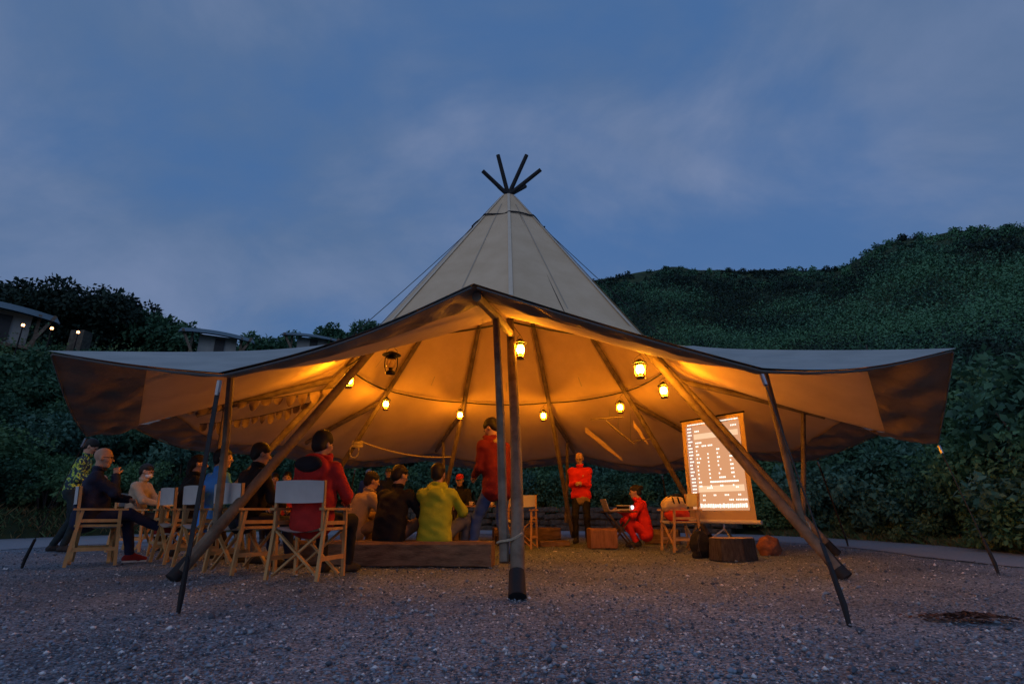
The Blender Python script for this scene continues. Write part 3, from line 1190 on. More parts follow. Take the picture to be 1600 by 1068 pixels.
    if hood:
        for a in np.linspace(-2.2, 2.2, 8):
            J_ = Nk + np.array([.088 * math.sin(a), -.088 * math.cos(a) + .012, .03 - .05 * (math.cos(a) + .4) * hood]) * s
            Hd.append(J_)
        J += [C(Hd[i], Hd[i + 1], .036 * s, None, .02) for i in range(len(Hd) - 1)]
        J.append(E_(Nk + np.array([0, -.115, -.085]) * s, np.array([.12, .055, .10]) * s * hood))
        HP = [E_(Nk + np.array([0, -.125 * hood, -.045]) * s, np.array([.100, .042, .055]) * s * hood)]
    V, Fq = sdf(J, h * 1.3, .03, .0045, seed)
    link('jacket', np_mesh('jacket', V, Fq, jm), root)
    if hood and hood_m is not None:
        V, Fq = sdf(HP, h * 1.2, .02, .004, seed)
        link('hood', np_mesh('hood', V, Fq, hood_m), root)
    # ---- trousers
    tm = trousers or cloth('black', (.012, .012, .014))
    T = [C(P - X * .06 * s + np.array([0, 0, -.02]), P + X * .06 * s + np.array([0, 0, -.02]), .122 * s * min(f, 1.1))]
    for i in (0, 1):
        a = Kn[i] + (An[i] - Kn[i]) * .97
        T += [C(hip[i], Kn[i], .092 * s, .066 * s), C(Kn[i], a, .066 * s, .052 * s)]
    V, Fq = sdf(T, h * 1.3, .03, .004, seed + 3)
    link('trousers', np_mesh('trousers', V, Fq, tm), root)
    # ---- shoes
    sm = shoes or cloth('shoe', (.03, .028, .027))
    for i in (0, 1):
        d = np.array(toe[i], float)
        d /= np.linalg.norm(d)
        a = An[i]
        heel = a - d * .035 * s + np.array([0, 0, -.045 * s])
        bal = a + d * .10 * s + np.array([0, 0, -.052 * s])
        tip = a + d * .165 * s + np.array([0, 0, -.055 * s])
        V, Fq = sdf([C(a + np.array([0, 0, -.01]), heel, .043 * s, .040 * s), C(a, bal, .042 * s, .040 * s), C(heel, bal, .037 * s, .040 * s), C(bal, tip, .040 * s, .030 * s)], h, .02)
        sh = link('shoe', np_mesh('shoe', V, Fq, sm), root)
        if extra == 'white_sole':
            MB().bar(heel - d * .03 + np.array([0, 0, -.034]), tip + d * .02 + np.array([0, 0, -.026]), .078 * s, .022).build('sole', mat('white_rubber', (.6, .6, .58), None, .6), sh)
    # ---- hair and headwear
    hm = hair_m or HAIR
    if hair in ('short', 'bun', 'long'):
        G = [E_(HL((0, -.02, .040)), np.array([.087, .106, .090]) * s, RH), E_(HL((0, -.06, -.02)), np.array([.074, .062, .075]) * s, RH),
             E_(HL((0, .145, -.050)), np.array([.12, .105, .098]) * s, RH, sub=True), E_(HL((0, .055, -.11)), np.array([.2, .10, .085]) * s, RH, sub=True)]
        if hair == 'bun':
            G.insert(2, E_(HL((0, -.12, .06)), np.array([.045, .045, .045]) * s, RH))
        if hair == 'long':
            G.insert(2, C(HL((0, -.085, 0)), HL((0, -.10, -.15)), .06 * s, .045 * s))
        V, Fq = sdf(G, h, .02, .004, seed)
        link('hair', np_mesh('hair', V, Fq, hm), root)
    elif hair == 'beanie':
        G = [E_(HL((0, -.012, .045)), np.array([.089, .108, .10]) * s, RH), E_(HL((0, -.05, -.02)), np.array([.080, .072, .075]) * s, RH),
             E_(HL((0, .15, -.055)), np.array([.14, .105, .085]) * s, RH, sub=True), E_(HL((0, .04, -.13)), np.array([.2, .13, .085]) * s, RH, sub=True)]
        V, Fq = sdf(G, h, .02, .003, seed)
        link('knit_hat', np_mesh('knit_hat', V, Fq, hm), root)
    elif hair == 'cap':
        G = [E_(HL((0, -.012, .055)), np.array([.088, .107, .080]) * s, RH), E_(HL((0, 0, -.05)), np.array([.3, .3, .085]) * s, RH, sub=True)]
        V, Fq = sdf(G, h, .01)
        cp = link('cap', np_mesh('cap', V, Fq, hm), root)
        V, Fq = sdf([E_(HL((0, .115, .045)), np.array([.07, .075, .014]) * s, RH)], .008, .01)
        link('brim', np_mesh('brim', V, Fq, hm), cp)
        G = [E_(HL((0, -.045, -.005)), np.array([.080, .075, .065]) * s, RH), E_(HL((0, .10, -.02)), np.array([.14, .11, .11]) * s, RH, sub=True)]
        V, Fq = sdf(G, h, .01)
        link('hair', np_mesh('hair', V, Fq, HAIR), root)
    if mask:
        V, Fq = sdf([E_(HL((0, .050, -.058)), np.array([.062, .066, .048]) * s, RH)], .008, .01)
        link('face_mask', np_mesh('face_mask', V, Fq, mat('mask_white', (.7, .7, .72), None, .8)), root)
    if glasses:
        gm = MB()
        for q in (-1, 1):
            pts = [HL((q * .033 + .024 * math.cos(a), .108, .004 + .018 * math.sin(a))) for a in np.linspace(0, 2 * math.pi, 13)]
            gm.tube(pts, .0025, 4, cap=False)
            gm.tube([HL((q * .057, .106, .006)), HL((q * .082, .0, .0))], .0025, 4)
        gm.tube([HL((-.009, .108, .006)), HL((.009, .108, .006))], .0025, 4)
        gm.build('glasses', blackmetal_m, root)
    info = dict(root=root, hand=Wr, head=hc, RH=RH, chest=Ch, fwd=fwd, neck=Nk, P=P, El=El, Kn=Kn, An=An, Sh=Sh)
    return info


def camo_mat():
    m = bpy.data.materials.new('camo_print')
    m.use_nodes = True
    N, L = m.node_tree.nodes, m.node_tree.links
    p = N['Principled BSDF']
    p.inputs['Roughness'].default_value = .8
    tc = N.new('ShaderNodeTexCoord')
    t = N.new('ShaderNodeTexNoise')
    t.inputs['Scale'].default_value = 17
    t.inputs['Detail'].default_value = 2
    L.new(tc.outputs['Object'], t.inputs['Vector'])
    r = N.new('ShaderNodeValToRGB')
    r.color_ramp.interpolation = 'CONSTANT'
    e = r.color_ramp.elements
    e[0].position, e[0].color = 0, (.015, .03, .05, 1)
    e[1].position, e[1].color = .47, (.03, .14, .10, 1)
    x = e.new(.53)
    x.color = (.50, .62, .06, 1)
    x = e.new(.62)
    x.color = (.02, .05, .06, 1)
    L.new(t.outputs[0], r.inputs[0])
    L.new(r.outputs[0], p.inputs['Base Color'])
    return m


jeans = cloth('jeans', (.035, .075, .20))
RED = cloth('red', (.34, .018, .016))
BRED = cloth('bright_red', (.62, .022, .016), 1.15)
LIME = cloth('lime', (.34, .40, .025), 1.2)
NAVY = cloth('navy', (.014, .018, .040))
BLACK = cloth('black', (.010, .010, .012))
BLUE = cloth('sky_blue', (.05, .25, .70), 1.2)
TAN = cloth('tan', (.42, .30, .16), 1.2)
BEIGE = cloth('beige', (.36, .29, .21), 1.2)
KHAKI = cloth('khaki', (.20, .135, .08))
GREY = cloth('grey', (.10, .10, .11))

SEAT = dict(pel=(0, -.06, .535), feet=[(-.13, .42, .09), (.13, .46, .09)], knee=[(-.25, .5, 1), (.25, .5, 1)], elbow=[(-.7, -.6, -.4), (.7, -.6, -.4)])


def seated(**kw):
    d = dict(SEAT)
    d.update(kw)
    return d


# the big person in the red hooded jacket
person('seated person in red hooded jacket and black knit hat, back turned, on white canvas chair', -1.88, -3.56, -14,
       **seated(lean=3, head=(-18, -3), hands=[(-.16, .26, .70), (.16, .28, .72)], jacket=RED, hood=1.45, hood_m=cloth('dark_lining', (.014, .013, .018)),
                hair='beanie', fat=1.14, trousers=BLACK, long_coat=.05, s=1.03))
person('seated person in black jacket with dark hair, back turned, beside the red jacket', -2.78, -3.05, -36,
       **seated(lean=8, head=(-20, -10), hands=[(-.12, .30, .66), (.14, .30, .66)], jacket=BLACK, trousers=NAVY, fat=1.06, s=.98))
person('seated person in bright blue jacket turning the face to the right', -3.45, -2.50, -42,
       **seated(lean=4, head=(-38, 0), hands=[(-.12, .30, .66), (.14, .30, .66)], jacket=BLUE, trousers=GREY, s=.97))
person('seated long-haired person in black beside the blue jacket, behind the guy strap', -4.10, -1.90, -44,
       **seated(lean=6, head=(-26, 0), hands=[(-.12, .28, .64), (.12, .30, .64)], jacket=BLACK, hair='long', s=.95))
# bald man, legs crossed, hand at the chin
person('bald man in navy jacket with crossed legs and a hand at his chin', -5.02, -2.33, -54,
       **seated(lean=2, head=(-14, -2), hands=[(-.02, .34, .74), (.05, .15, 1.035)], elbow=[(-.7, -.4, -.5), (.5, .3, -1)],
                feet=[(-.10, .46, .09), (-.02, .74, .40)], knee=[(-.2, .5, 1), (-.1, .5, 1)], toe=[(-.1, 1, 0), (.0, 1, .12)],
                jacket=NAVY, trousers=cloth('dark_jeans', (.012, .018, .05)), shoes=cloth('red_shoe', (.22, .02, .018)), hair='none', fat=1.12, extra='white_sole', glasses=True))
person('standing man in yellow-green camouflage jacket looking down, behind the bald man', -7.0, -0.2, -62, lean=8, head=(-8, -28),
       hands=[(-.10, .30, 1.12), (.10, .30, 1.14)], feet=[(-.12, -.12, .09), (.12, .06, .09)], jacket=camo_mat(), trousers=cloth('teal_black', (.012, .022, .026)), s=1.0, h=.014,
       pel=(0, 0, .92))
mk = person('seated man in beige jacket wearing a white face mask and looking at a phone', -6.05, .05, -82,
            **seated(lean=5, head=(-4, -12), hands=[(-.05, .38, .70), (.10, .36, .72)], jacket=BEIGE, trousers=BLACK, mask=True, glasses=True, h=.014))
# far side of the circle
person('seated person with hand at the mouth, in dark jacket, far side beside the red-collared person', -4.86, 2.30, -150,
       **seated(lean=8, head=(10, -8), hands=[(-.03, .17, 1.05), (.10, .30, .66)], elbow=[(-.4, .3, -1), (.6, -.5, -.5)], jacket=BLACK, h=.016))
person('seated person in red jacket facing the front from the far side, between two chairs', -4.45, 1.95, -160,
       **seated(lean=4, head=(0, 0), hands=[(-.12, .30, .66), (.14, .30, .66)], jacket=RED, h=.016))
person('standing person in dark coat and cap, arms down, beside the hedge at the back', -3.05, 4.75, -165, lean=3, hands=[(-.26, .05, .82), (.26, .05, .82)],
       jacket=NAVY, hair='cap', hair_m=cloth('cap_grey', (.10, .11, .12)), h=.018, s=.93, pel=(0, 0, .86))
person('standing bareheaded person in dark coat beside the one in a cap at the back', -3.60, 5.05, 170, lean=3, hands=[(-.26, .05, .82), (.26, .05, .82)],
       jacket=NAVY, h=.018, s=.93, pel=(0, 0, .86), hair='short', hair_m=GREY)
# log bench sitters
LOW = dict(long_coat=.05, pel=(0, 0, .335), feet=[(-.16, .46, .09), (.17, .44, .09)], knee=[(-.35, .3, 1), (.35, .3, 1)], elbow=[(-.8, -.5, -.2), (.8, -.5, -.2)])


def low(**kw):
    d = dict(LOW)
    d.update(kw)
    return d


person('person in tan jacket and khaki trousers crouched low beside the log bench', -2.02, -1.72, -48,
       **low(lean=22, head=(-12, -12), hands=[(-.10, .42, .55), (.14, .44, .52)], pel=(0, 0, .36), feet=[(-.14, .34, .09), (.16, .42, .09)], jacket=TAN, trousers=KHAKI, shoes=cloth('pale_shoe', (.34, .27, .2)), s=.96))
person('person in an olive coat with an orange-lit face, leaning in beyond the tan jacket', -2.45, .75, -160,
       **low(lean=26, head=(0, -16), pel=(0, 0, .40), hands=[(-.10, .40, .55), (.12, .40, .55)], jacket=KHAKI, h=.016))
person('person in loose black jacket on the log bench, back turned', -1.42, -2.28, -22,
       **low(lean=14, head=(-22, -12), hands=[(-.10, .38, .50), (.16, .40, .52)], jacket=BLACK, trousers=cloth('brown_trousers', (.17, .10, .06)), fat=1.10, s=1.02))
person('person in lime green hooded jacket on the log bench, back turned', -.86, -2.32, -4,
       **low(lean=6, head=(-10, -6), hands=[(.02, .40, .50), (.22, .42, .50)], jacket=LIME, hood=.85, trousers=cloth('grey_jeans', (.08, .085, .10)), s=1.02, fat=1.03,
             feet=[(-.12, .44, .09), (.30, .40, .09)]))
# standing in the tent mouth behind the two upright poles
person('standing person in dark red jacket and blue jeans behind the upright front poles', -.13, -1.98, 40, pel=(0, -.02, .95), lean=12, head=(22, -30), s=1.05,
       hands=[(-.12, .32, 1.06), (.16, .30, 1.04)], feet=[(-.26, .16, .09), (.14, -.12, .09)], jacket=cloth('dark_red', (.13, .008, .008)), hood=1.0, hood_m=cloth('yellow_lining', (.34, .25, .07)),
       trousers=jeans, long_coat=.10, fat=1.04)
# presenter
pr = person('standing presenter in bright red jacket and black trousers with hands held together', 1.47, 2.15, 168, lean=4, head=(-6, -20),
            hands=[(-.03, .24, 1.13), (.05, .25, 1.14)], elbow=[(-.45, -.8, -.5), (.45, -.8, -.5)], feet=[(-.11, 0, .09), (.12, .05, .09)], jacket=BRED, trousers=BLACK, glasses=True, h=.0125, hair='none',
            long_coat=.02)
# crouching operator
person('person in long bright red coat crouching at the small folding table', 2.45, 1.05, 84, pel=(0, -.02, .27), lean=12, head=(0, -6),
       hands=[(-.16, .40, .62), (.14, .42, .62)], feet=[(-.12, .18, .09), (.12, .12, .09)], knee=[(-.3, 1, .6), (.3, 1, .6)], jacket=BRED, trousers=BRED, hair='bun',
       hood=.8, hood_m=cloth('grey_hood', (.25, .23, .2)), h=.0125, long_coat=.06, s=.97)
person('seated person in black behind the drinks table with a red cap', -1.05, 2.75, 175,
       **seated(lean=6, head=(0, -12), hands=[(-.10, .30, .70), (.12, .30, .70)], jacket=BLACK, hair='cap', hair_m=cloth('cap_red', (.35, .02, .02)), h=.016))

# phone in the masked man's hand
a = R_(-82)
hp = mk['hand'][1]
M = Matrix.Translation((-6.05, .05, 0)) @ Matrix.Rotation(a, 4, 'Z')
pp = M @ Vector(hp + np.array([-.03, .09, .03]))
ph = MB().box((0, 0, 0), (.075, .15, .01), Matrix.Rotation(R_(35), 3, 'X')).build('phone', blackmetal_m)
ph.location = pp
ph.rotation_euler = (0, 0, a)
tag(ph, 'black phone held by the masked man', 'phone')

# a pale emblem on the presenter's chest, drawstring on the trousers seam
MB().tube([(-.075, .148, 1.285), (-.060, .150, 1.29)], .018, 6).build('chest_badge', mat('badge', (.7, .6, .4), None, .6), pr['root'])
MB().bar((.17, -.01, .80), (.150, 0.0, .14), .012, .012).build('side_stripe', mat('white_stripe', (.7, .68, .62), None, .7), pr['root'])
V, Fq = sdf([E_((-.02, .012, .845), (.165, .128, .115)), C((-.11, .03, .80), (.04, .05, .78), .07)], .016, .03, .008, 4)
link('shirt_hem', np_mesh('shirt_hem', V, Fq, cloth('ochre', (.22, .145, .06))), pr['root'])

# ------------------------------------------------------------------ timber and furniture
def timber(label, a, b, w, hgt, name='timber_beam', group=None, mm=timber_m, taper=.97):
    a, b = np.array([*a, 0.0]), np.array([*b, 0.0])
    n = 14
    d = b - a
    L_ = np.linalg.norm(d)
    me = MB()
    ring = [(-.5, .06), (-.44, 0), (.44, 0), (.5, .06), (.5, .9), (.43, 1), (-.43, 1), (-.5, .9)]
    vs = []
    for i in range(n + 1):
        t = i / n
        for x, z in ring:
            vs.append((L_ * (t - .5) + random.uniform(-.006, .006), x * w * (1 + random.uniform(-.03, .03)), max(.0, z * hgt + random.uniform(-.008, .008))))
    k = len(ring)
    fs = [(i * k + j, i * k + (j + 1) % k, (i + 1) * k + (j + 1) % k, (i + 1) * k + j) for i in range(n) for j in range(k)]
    fs += [tuple(range(k - 1, -1, -1)), tuple(n * k + j for j in range(k))]
    me.add(vs, fs)
    o = me.build(name, mm, None, angle=30)
    o.location = (a + b) / 2 + np.array([0, 0, -.005])
    o.rotation_euler = (0, 0, math.atan2(d[1], d[0]))
    return tag(o, label, 'timber', group)


timber('thick dark squared log bench under the lime and black jackets', (-2.55, -2.22), (-.15, -2.42), .36, .27, 'log_bench')
timber('squared timber beam lying behind the upright front poles', (-.35, 3.6), (1.15, 3.9), .28, .26)
timber('squared timber beam lying left of the drinks table', (-1.9, 3.2), (-.8, 3.6), .28, .24)
timber('short timber beam end lying behind the crouching red coat', (2.75, 2.25), (3.35, 2.0), .28, .27)
timber('low dark fire box frame in the middle of the circle', (-.25, 1.9), (.45, 1.95), .5, .16, 'fire_box', mm=darkwood_m)
timber('flat split wood slab lying on the gravel before the presenter', (.55, 1.35), (1.1, 1.45), .36, .09, 'wood_slab')
# upright cut block
st = timber('upright sawn wooden block standing before the folding table', (1.40, .72), (1.86, .75), .36, .33, 'wood_block', mm=mat('red_wood', (.16, .075, .04), (.27, .13, .07), .75, 6, .5, 26, stretch=(5, 5, 1), bdist=.01))

# small folding table with crossed legs, laptop and projector on it
tb = thing('folding_table', 'small dark slatted folding table with crossed legs', 'table', (1.98, .92, 0), R_(4))
for i in range(5):
    MB().box((0, -.16 + i * .08, .60), (.58, .072, .022)).build('slat', darkwood_m, tb, False)
for y in (-.15, .15):
    MB().bar((-.24, y, .585), (.22, y, .0), .026, .034, (0, 1, 0)).build('leg', darkwood_m, tb, False)
    MB().bar((.24, y * .85, .585), (-.22, y * .85, .0), .026, .034, (0, 1, 0)).build('leg', darkwood_m, tb, False)
MB().bar((0, -.15, .29), (0, .15, .29), .025, .025).build('stretcher', darkwood_m, tb, False)
lp = thing('laptop', 'open silver laptop on the small folding table', 'laptop', (1.86, .93, .611), R_(100))
MB().box((0, 0, .009), (.30, .20, .016)).build('keyboard_base', mat('silver', (.5, .45, .38), None, .4, metal=.5), lp, False)
MB().box((0, .125, .10), (.30, .010, .21), Matrix.Rotation(R_(-18), 3, 'X')).build('lid', mat('silver', (.5, .45, .38)), lp, False)
pj = thing('projector', 'small pale projector with a bright lens on the folding table', 'projector', (2.10, .90, .611), R_(-35))
m = MB().box((0, 0, .055), (.26, .20, .085), None, .93)
m.build('housing', mat('projector_shell', (.55, .5, .42), None, .45), pj, False)
MB().box((0, -.09, .06), (.24, .025, .05)).build('grille', blackmetal_m, pj, False)
MB().tube([(.12, .0, .06), (.15, .0, .06)], [.034, .032], 14).build('lens', emat('lens_glow', (.75, .85, 1), 2.0), pj)
for x, y in ((-.1, -.07), (.1, -.07), (-.1, .07), (.1, .07)):
    MB().lathe([(.012, 0), (.012, .016)], 8, (x, y, 0)).build('foot', blackmetal_m, pj)

# drinks table
dt = thing('drinks_table', 'long narrow table with cups behind the lime jacket', 'table', (-.62, 1.75, 0), R_(-4))
MB().box((0, 0, .70), (1.0, .42, .03)).build('table_top', mat('table_wood', (.26, .14, .07), (.34, .2, .1), .6, 8), dt, False)
for sx in (-1, 1):
    for sy in (-1, 1):
        MB().bar((sx * .46, sy * .17, 0), (sx * .44, sy * .16, .686), .035, .035, (0, 1, 0)).build('leg', darkwood_m, dt, False)
cup_m = mat('cup_enamel', (.62, .56, .46), None, .4)
for i, (x, hgt) in enumerate(((-.72, .07), (-.55, .08), (-.44, .075), (-.33, .06))):
    c = thing('cup', ['white enamel cup at the end of the drinks table', 'tall white cup on the drinks table', 'white cup beside the tall one on the drinks table', 'short wide white cup on the drinks table'][i], 'cup', (x, 1.66 - .02 * i, .716), 0, 'cups on the drinks table')
    MB().lathe([(.030, 0), (.038, .004), (.042, hgt), (.038, hgt), (.034, .008)], 12).build('bowl', cup_m, c)
    MB().tube([(.038, 0, hgt * .8), (.062, 0, hgt * .7), (.060, 0, hgt * .35), (.038, 0, hgt * .25)], .005, 5).build('handle', cup_m, c)

# patterned bag on the right chair
bg = thing('backpack', 'cream bag with black toggles and red base on the chair by the screen', 'bag', (2.76, -.02, .452), R_(8))
V, Fq = sdf([E_((-.08, 0, .10), (.14, .15, .10)), E_((.06, 0, .12), (.12, .14, .11)), C((-.14, -.08, .06), (.1, -.08, .06), .06)], .016, .05, .004, 3)
link('base', np_mesh('base', V, Fq, cloth('bag_red', (.40, .03, .015))), bg)
V, Fq = sdf([E_((-.10, -.01, .29), (.13, .14, .10)), C((-.17, 0, .24), (.06, 0, .24), .10), E_((.02, 0, .28), (.12, .13, .10))], .014, .05, .005, 5)
top = link('top', np_mesh('top', V, Fq, cloth('bag_cream', (.55, .42, .22), 1.2)), bg)
for x in (-.13, -.04, .06):
    MB().tube([(x, -.135, .37), (x + .012, -.152, .30), (x + .02, -.15, .27)], [.012, .016, .01], 6).build('toggle', blackmetal_m, top)
MB().tube([(-.2, -.03, .27), (-.15, -.06, .38), (-.02, -.05, .412), (.10, -.04, .385), (.15, 0, .28)], .018, 7).build('strap', BLACK, bg)

# projection screen on a tripod
sx0, sy0, sx1, sy1 = 3.10, .42, 3.78, -.60
cx_, cy_ = (sx0 + sx1) / 2, (sy0 + sy1) / 2
ang = math.atan2(sy1 - sy0, sx1 - sx0)
SW = math.hypot(sx1 - sx0, sy1 - sy0)
scr = thing('projection_screen', 'tripod projection screen showing a spreadsheet, leaning between the right poles', 'screen', (cx_, cy_, 0), ang)
Z0, Z1 = .47, 2.13


def ss(u, v, o=0.0):          # u across, v up, in the screen's own frame; -y faces the audience
    return ((u - .5) * SW, -o - .02 * math.sin(v * math.pi), Z0 + (Z1 - Z0) * v)


def screen_mat(name, c, e):
    return emat(name, c, e)


m = MB().grid(lambda u, v: ss(u, v), 6, 8)
m.grid(lambda u, v: ss(1 - u, v, -.006), 6, 8)
fab = m.build('screen_fabric', mat('screen_cloth', (.50, .36, .22), None, .8), scr)


def patch(name, rects, mm, o):
    m = MB()
    for u0, u1, v0, v1 in rects:
        m.add([ss(u0, v0, o), ss(u1, v0, o), ss(u1, v1, o), ss(u0, v1, o)], [(0, 1, 2, 3)])
    return m.build(name, mm, fab, False)


patch('projected_page', [(.07, .93, .09 + .84 * i / 12, .09 + .84 * (i + 1) / 12) for i in range(12)], emat('page_tan', (1.0, .47, .23), .72), .003)
patch('projected_sidebar', [(.075, .185, .13 + .8 * i / 8, .13 + .8 * (i + 1) / 8) for i in range(8)], emat('side_tan', (.95, .45, .27), .58), .006)
for _r in ((.20, .90, .79, .845), (.20, .90, .265, .325)):
    patch('projected_band', [_r], emat('band_pale', (1, .64, .38), 1.0), .006)
txt = []
rr = random.Random(3)
for i in range(22):                                   # side list
    v = .90 - i * .034
    u = .095 + rr.uniform(0, .01)
    for j in range(rr.choice((2, 3, 3))):
        txt.append((u + j * .024, u + j * .024 + .019, v, v + .015))
for u0, n_, v in ((.22, 3, .865), (.22, 4, .745), (.22, 2, .71), (.32, 3, .71), (.42, 3, .71)):
    for j in range(n_):
        txt.append((u0 + j * .027, u0 + j * .027 + .02, v, v + .016))
for row in range(10):
    v = .665 - row * .039
    for u0, n_ in ((.22, rr.choice((1, 2, 3))), (.40, 1), (.55, rr.choice((1, 2, 2, 4))), (.74, rr.choice((1, 2, 2)))):
        for j in range(n_):
            if rr.random() < .92:
                txt.append((u0 + j * .026, u0 + j * .026 + .021, v, v + .016))
for j in range(16):
    txt.append((.42 + j * .026, .42 + j * .026 + .022, .352, .368))
for u0, n_, v in ((.34, 4, .295), (.78, 2, .295), (.26, 2, .225), (.43, 2, .225), (.60, 3, .225), (.80, 2, .225), (.25, 2, .18), (.66, 3, .18), (.76, 7, .18), (.8, 4, .88)):
    for j in range(n_):
        txt.append((u0 + j * .024, u0 + j * .024 + .016, v, v + .016))
u = .20
while u < .90:                                        # row of task bar icons
    w_ = rr.uniform(.012, .030)
    txt.append((u, u + w_, .112 + rr.uniform(0, .006), .152 + rr.uniform(-.006, .004)))
    u += w_ + .007
u = .10
while u < .90:                                        # menu line along the top
    w_ = rr.uniform(.01, .03)
    txt.append((u, u + w_, .940, .953))
    u += w_ + .006
patch('projected_text', txt, emat('text_white', (1, .90, .78), 1.5), .009)['kind'] = 'stuff'
MB().tube([ss(-.05, 0)[:2] + (Z0 - .025,), ss(1.06, 0)[:2] + (Z0 - .025,)], .032, 12).build('roller_case', mat('roller', (.55, .5, .45), None, .4), scr)
MB().tube([ss(-.02, 1), ss(1.02, 1)], .014, 8).build('top_bar', blackmetal_m, scr)
MB().tube([(0, .04, .30), (0, .04, Z1 + .04)], .014, 8).build('mast', steel_m, scr)
for a in (-.55, 1.6, 3.6):
    MB().tube([(0, .04, .34), (.46 * math.cos(a), .04 + .46 * math.sin(a), .01)], .013, 7).build('leg', steel_m, scr)

# bag, stump and rock by the screen
sp = thing('stump', 'broad low stump with dark bark and a pale sawn top, by the screen', 'stump', (2.98, -1.62, 0), R_(12))
m = MB()
prof = []
n = 20
vs = []
for z, k in ((0, 1.06), (.1, 1.0), (.24, .98), (.27, .97)):
    for i in range(n):
        a = 2 * math.pi * i / n
        r = k * (1 + .07 * math.sin(3 * a + 1) + .05 * math.sin(7 * a) + random.uniform(-.015, .015))
        vs.append((.31 * r * math.cos(a), .22 * r * math.sin(a), z))
m.add(vs, [(j * n + i, j * n + (i + 1) % n, (j + 1) * n + (i + 1) % n, (j + 1) * n + i) for j in range(3) for i in range(n)] + [tuple(range(n - 1, -1, -1))])
m.build('bark', mat('bark', (.035, .028, .024), (.075, .06, .05), .95, 9, .8, 25, stretch=(4, 4, 1), bdist=.02), sp, angle=30)
m = MB()
top_ = [(x * .97, y * .97, .274) for x, y, z in vs[-n:]]
m.add(top_ + [(x, y, .265) for x, y, z in vs[-n:]], [tuple(range(n))] + [(i, n + i, n + (i + 1) % n, (i + 1) % n) for i in range(n)])
m.build('sawn_top', mat('sawn', (.27, .19, .12), (.36, .26, .17), .85, 12), sp, angle=30)
V, Fq = sdf([E_((0, 0, .17), (.15, .11, .18)), E_((.02, -.08, .13), (.11, .06, .11)), C((-.1, -.02, .02), (.12, -.02, .02), .05)], .016, .05, .006, 8)
bk = thing('backpack', 'black backpack leaning against the stump', 'bag', (2.66, -1.28, 0), R_(20))
link('pack', np_mesh('pack', V, Fq, BLACK), bk)
MB().tube([(-.10, -.13, .30), (-.16, -.18, .24), (-.17, -.18, .1), (-.11, -.13, .03)], .016, 6).build('strap', strap_m, bk)
MB().tube([(-.03, -.02, .34), (0, -.04, .40), (.04, -.02, .34)], .010, 6).build('handle', strap_m, bk)


def rock(label, x, y, r, hgt, c1, c2, name='rock', sd=0):
    V, Fq = sdf([E_((0, 0, hgt * .35), (r, r * .85, hgt * .65)), E_((r * .3, r * .1, hgt * .3), (r * .7, r * .6, hgt * .55))], .025, .03, .014, sd)
    V[:, 2] = np.maximum(V[:, 2], -.02)
    o = link(name, np_mesh(name, V, Fq, mat(name + str(sd), c1, c2, .9, 9, .7, 30, bdist=.02), angle=35))
    o.location = (x, y, 0)
    return tag(o, label, 'rock')


rock('reddish brown rock on the road edge right of the screen', 3.90, -.62, .17, .26, (.16, .055, .03), (.24, .10, .06), sd=1)
# a low heap of wet brown leaves on the gravel
m = MB()
px_ = onz(1512, 968)
vs, fs = [], []
for i in range(420):
    a, r = random.uniform(0, 6.28), abs(random.gauss(0, .5))
    x, y = r * .33 * math.cos(a), r * .13 * math.sin(a)
    z = max(.004, .03 * (1 - r)) + random.uniform(0, .012)
    w = random.uniform(.012, .03)
    b = random.uniform(0, 6.28)
    M3 = Matrix.Rotation(b, 3, 'Z') @ Matrix.Rotation(random.uniform(-.6, .6), 3, 'X')
    q = [M3 @ Vector(v) for v in ((-w, 0, 0), (0, -w * .5, .004), (w, 0, 0), (0, w * .5, .004))]
    o = len(vs)
    vs += [(v.x + x, v.y + y, v.z + z) for v in q]
    fs.append((o, o + 1, o + 2, o + 3))
m.add(vs, fs)
lf = m.build('leaf_litter', mat('dead_leaf', (.05, .022, .016), (.10, .045, .03), .7, 20), None, False)
lf.location = (px_[0], px_[1], 0)
lf['kind'] = 'stuff'
tag(lf, 'dark brown heap of wet fallen leaves on open gravel', 'leaves')

# slack rope between two back poles, with its coil
pA, pB = polept(6, .30), polept(5, .275)
rp = thing('slack_rope', 'pale slack rope swagged between two back poles', 'rope', tuple(pA))
MB().tube([tuple(np.array(q) - pA) for q in hang(pA, pB, .12, 14)], .014, 6).build('line', rope_m, rp)
for i in range(4):
    MB().tube([(.10 * math.cos(a), .10 * math.sin(a), -.03 - .03 * i + .02 * math.sin(a)) for a in np.linspace(0, 6.28, 15)], .014, 5, cap=False).build('wrap', rope_m, rp)
MB().tube([(.09 * math.sin(a) - .03, -.08, -.22 + .13 * math.cos(a)) for a in np.linspace(0, 6.28, 15)], .012, 5, cap=False).build('coil', rope_m, rp)

# driftwood mobile hanging at the back right
db = aty(965, 655, 1.3)
dm = thing('driftwood_mobile', 'hanging mobile of driftwood sticks beneath a back lantern', 'mobile', tuple(db))


def dpt(px, py, yy=1.3):
    return tuple(aty(px, py, yy) - db)


MB().tube([dpt(922, 655), dpt(950, 653), dpt(974, 651)], [.014, .02, .012], 6, wob=.1).build('stick', pole_m, dm)
MB().tube([dpt(947, 657), dpt(968, 676), dpt(992, 694)], [.018, .022, .012], 6, wob=.1).build('stick', pole_m, dm)
MB().tube([dpt(990, 689), dpt(1016, 685)], [.014, .012], 6, wob=.1).build('stick', pole_m, dm)
for a, b in (((966, 652), (966, 676)), ((968, 676), (990, 690)), ((952, 653), (952, 640)), ((985, 690), (985, 640))):
    MB().tube([dpt(*a), dpt(*b)], .003, 4).build('cord', strap_m, dm)
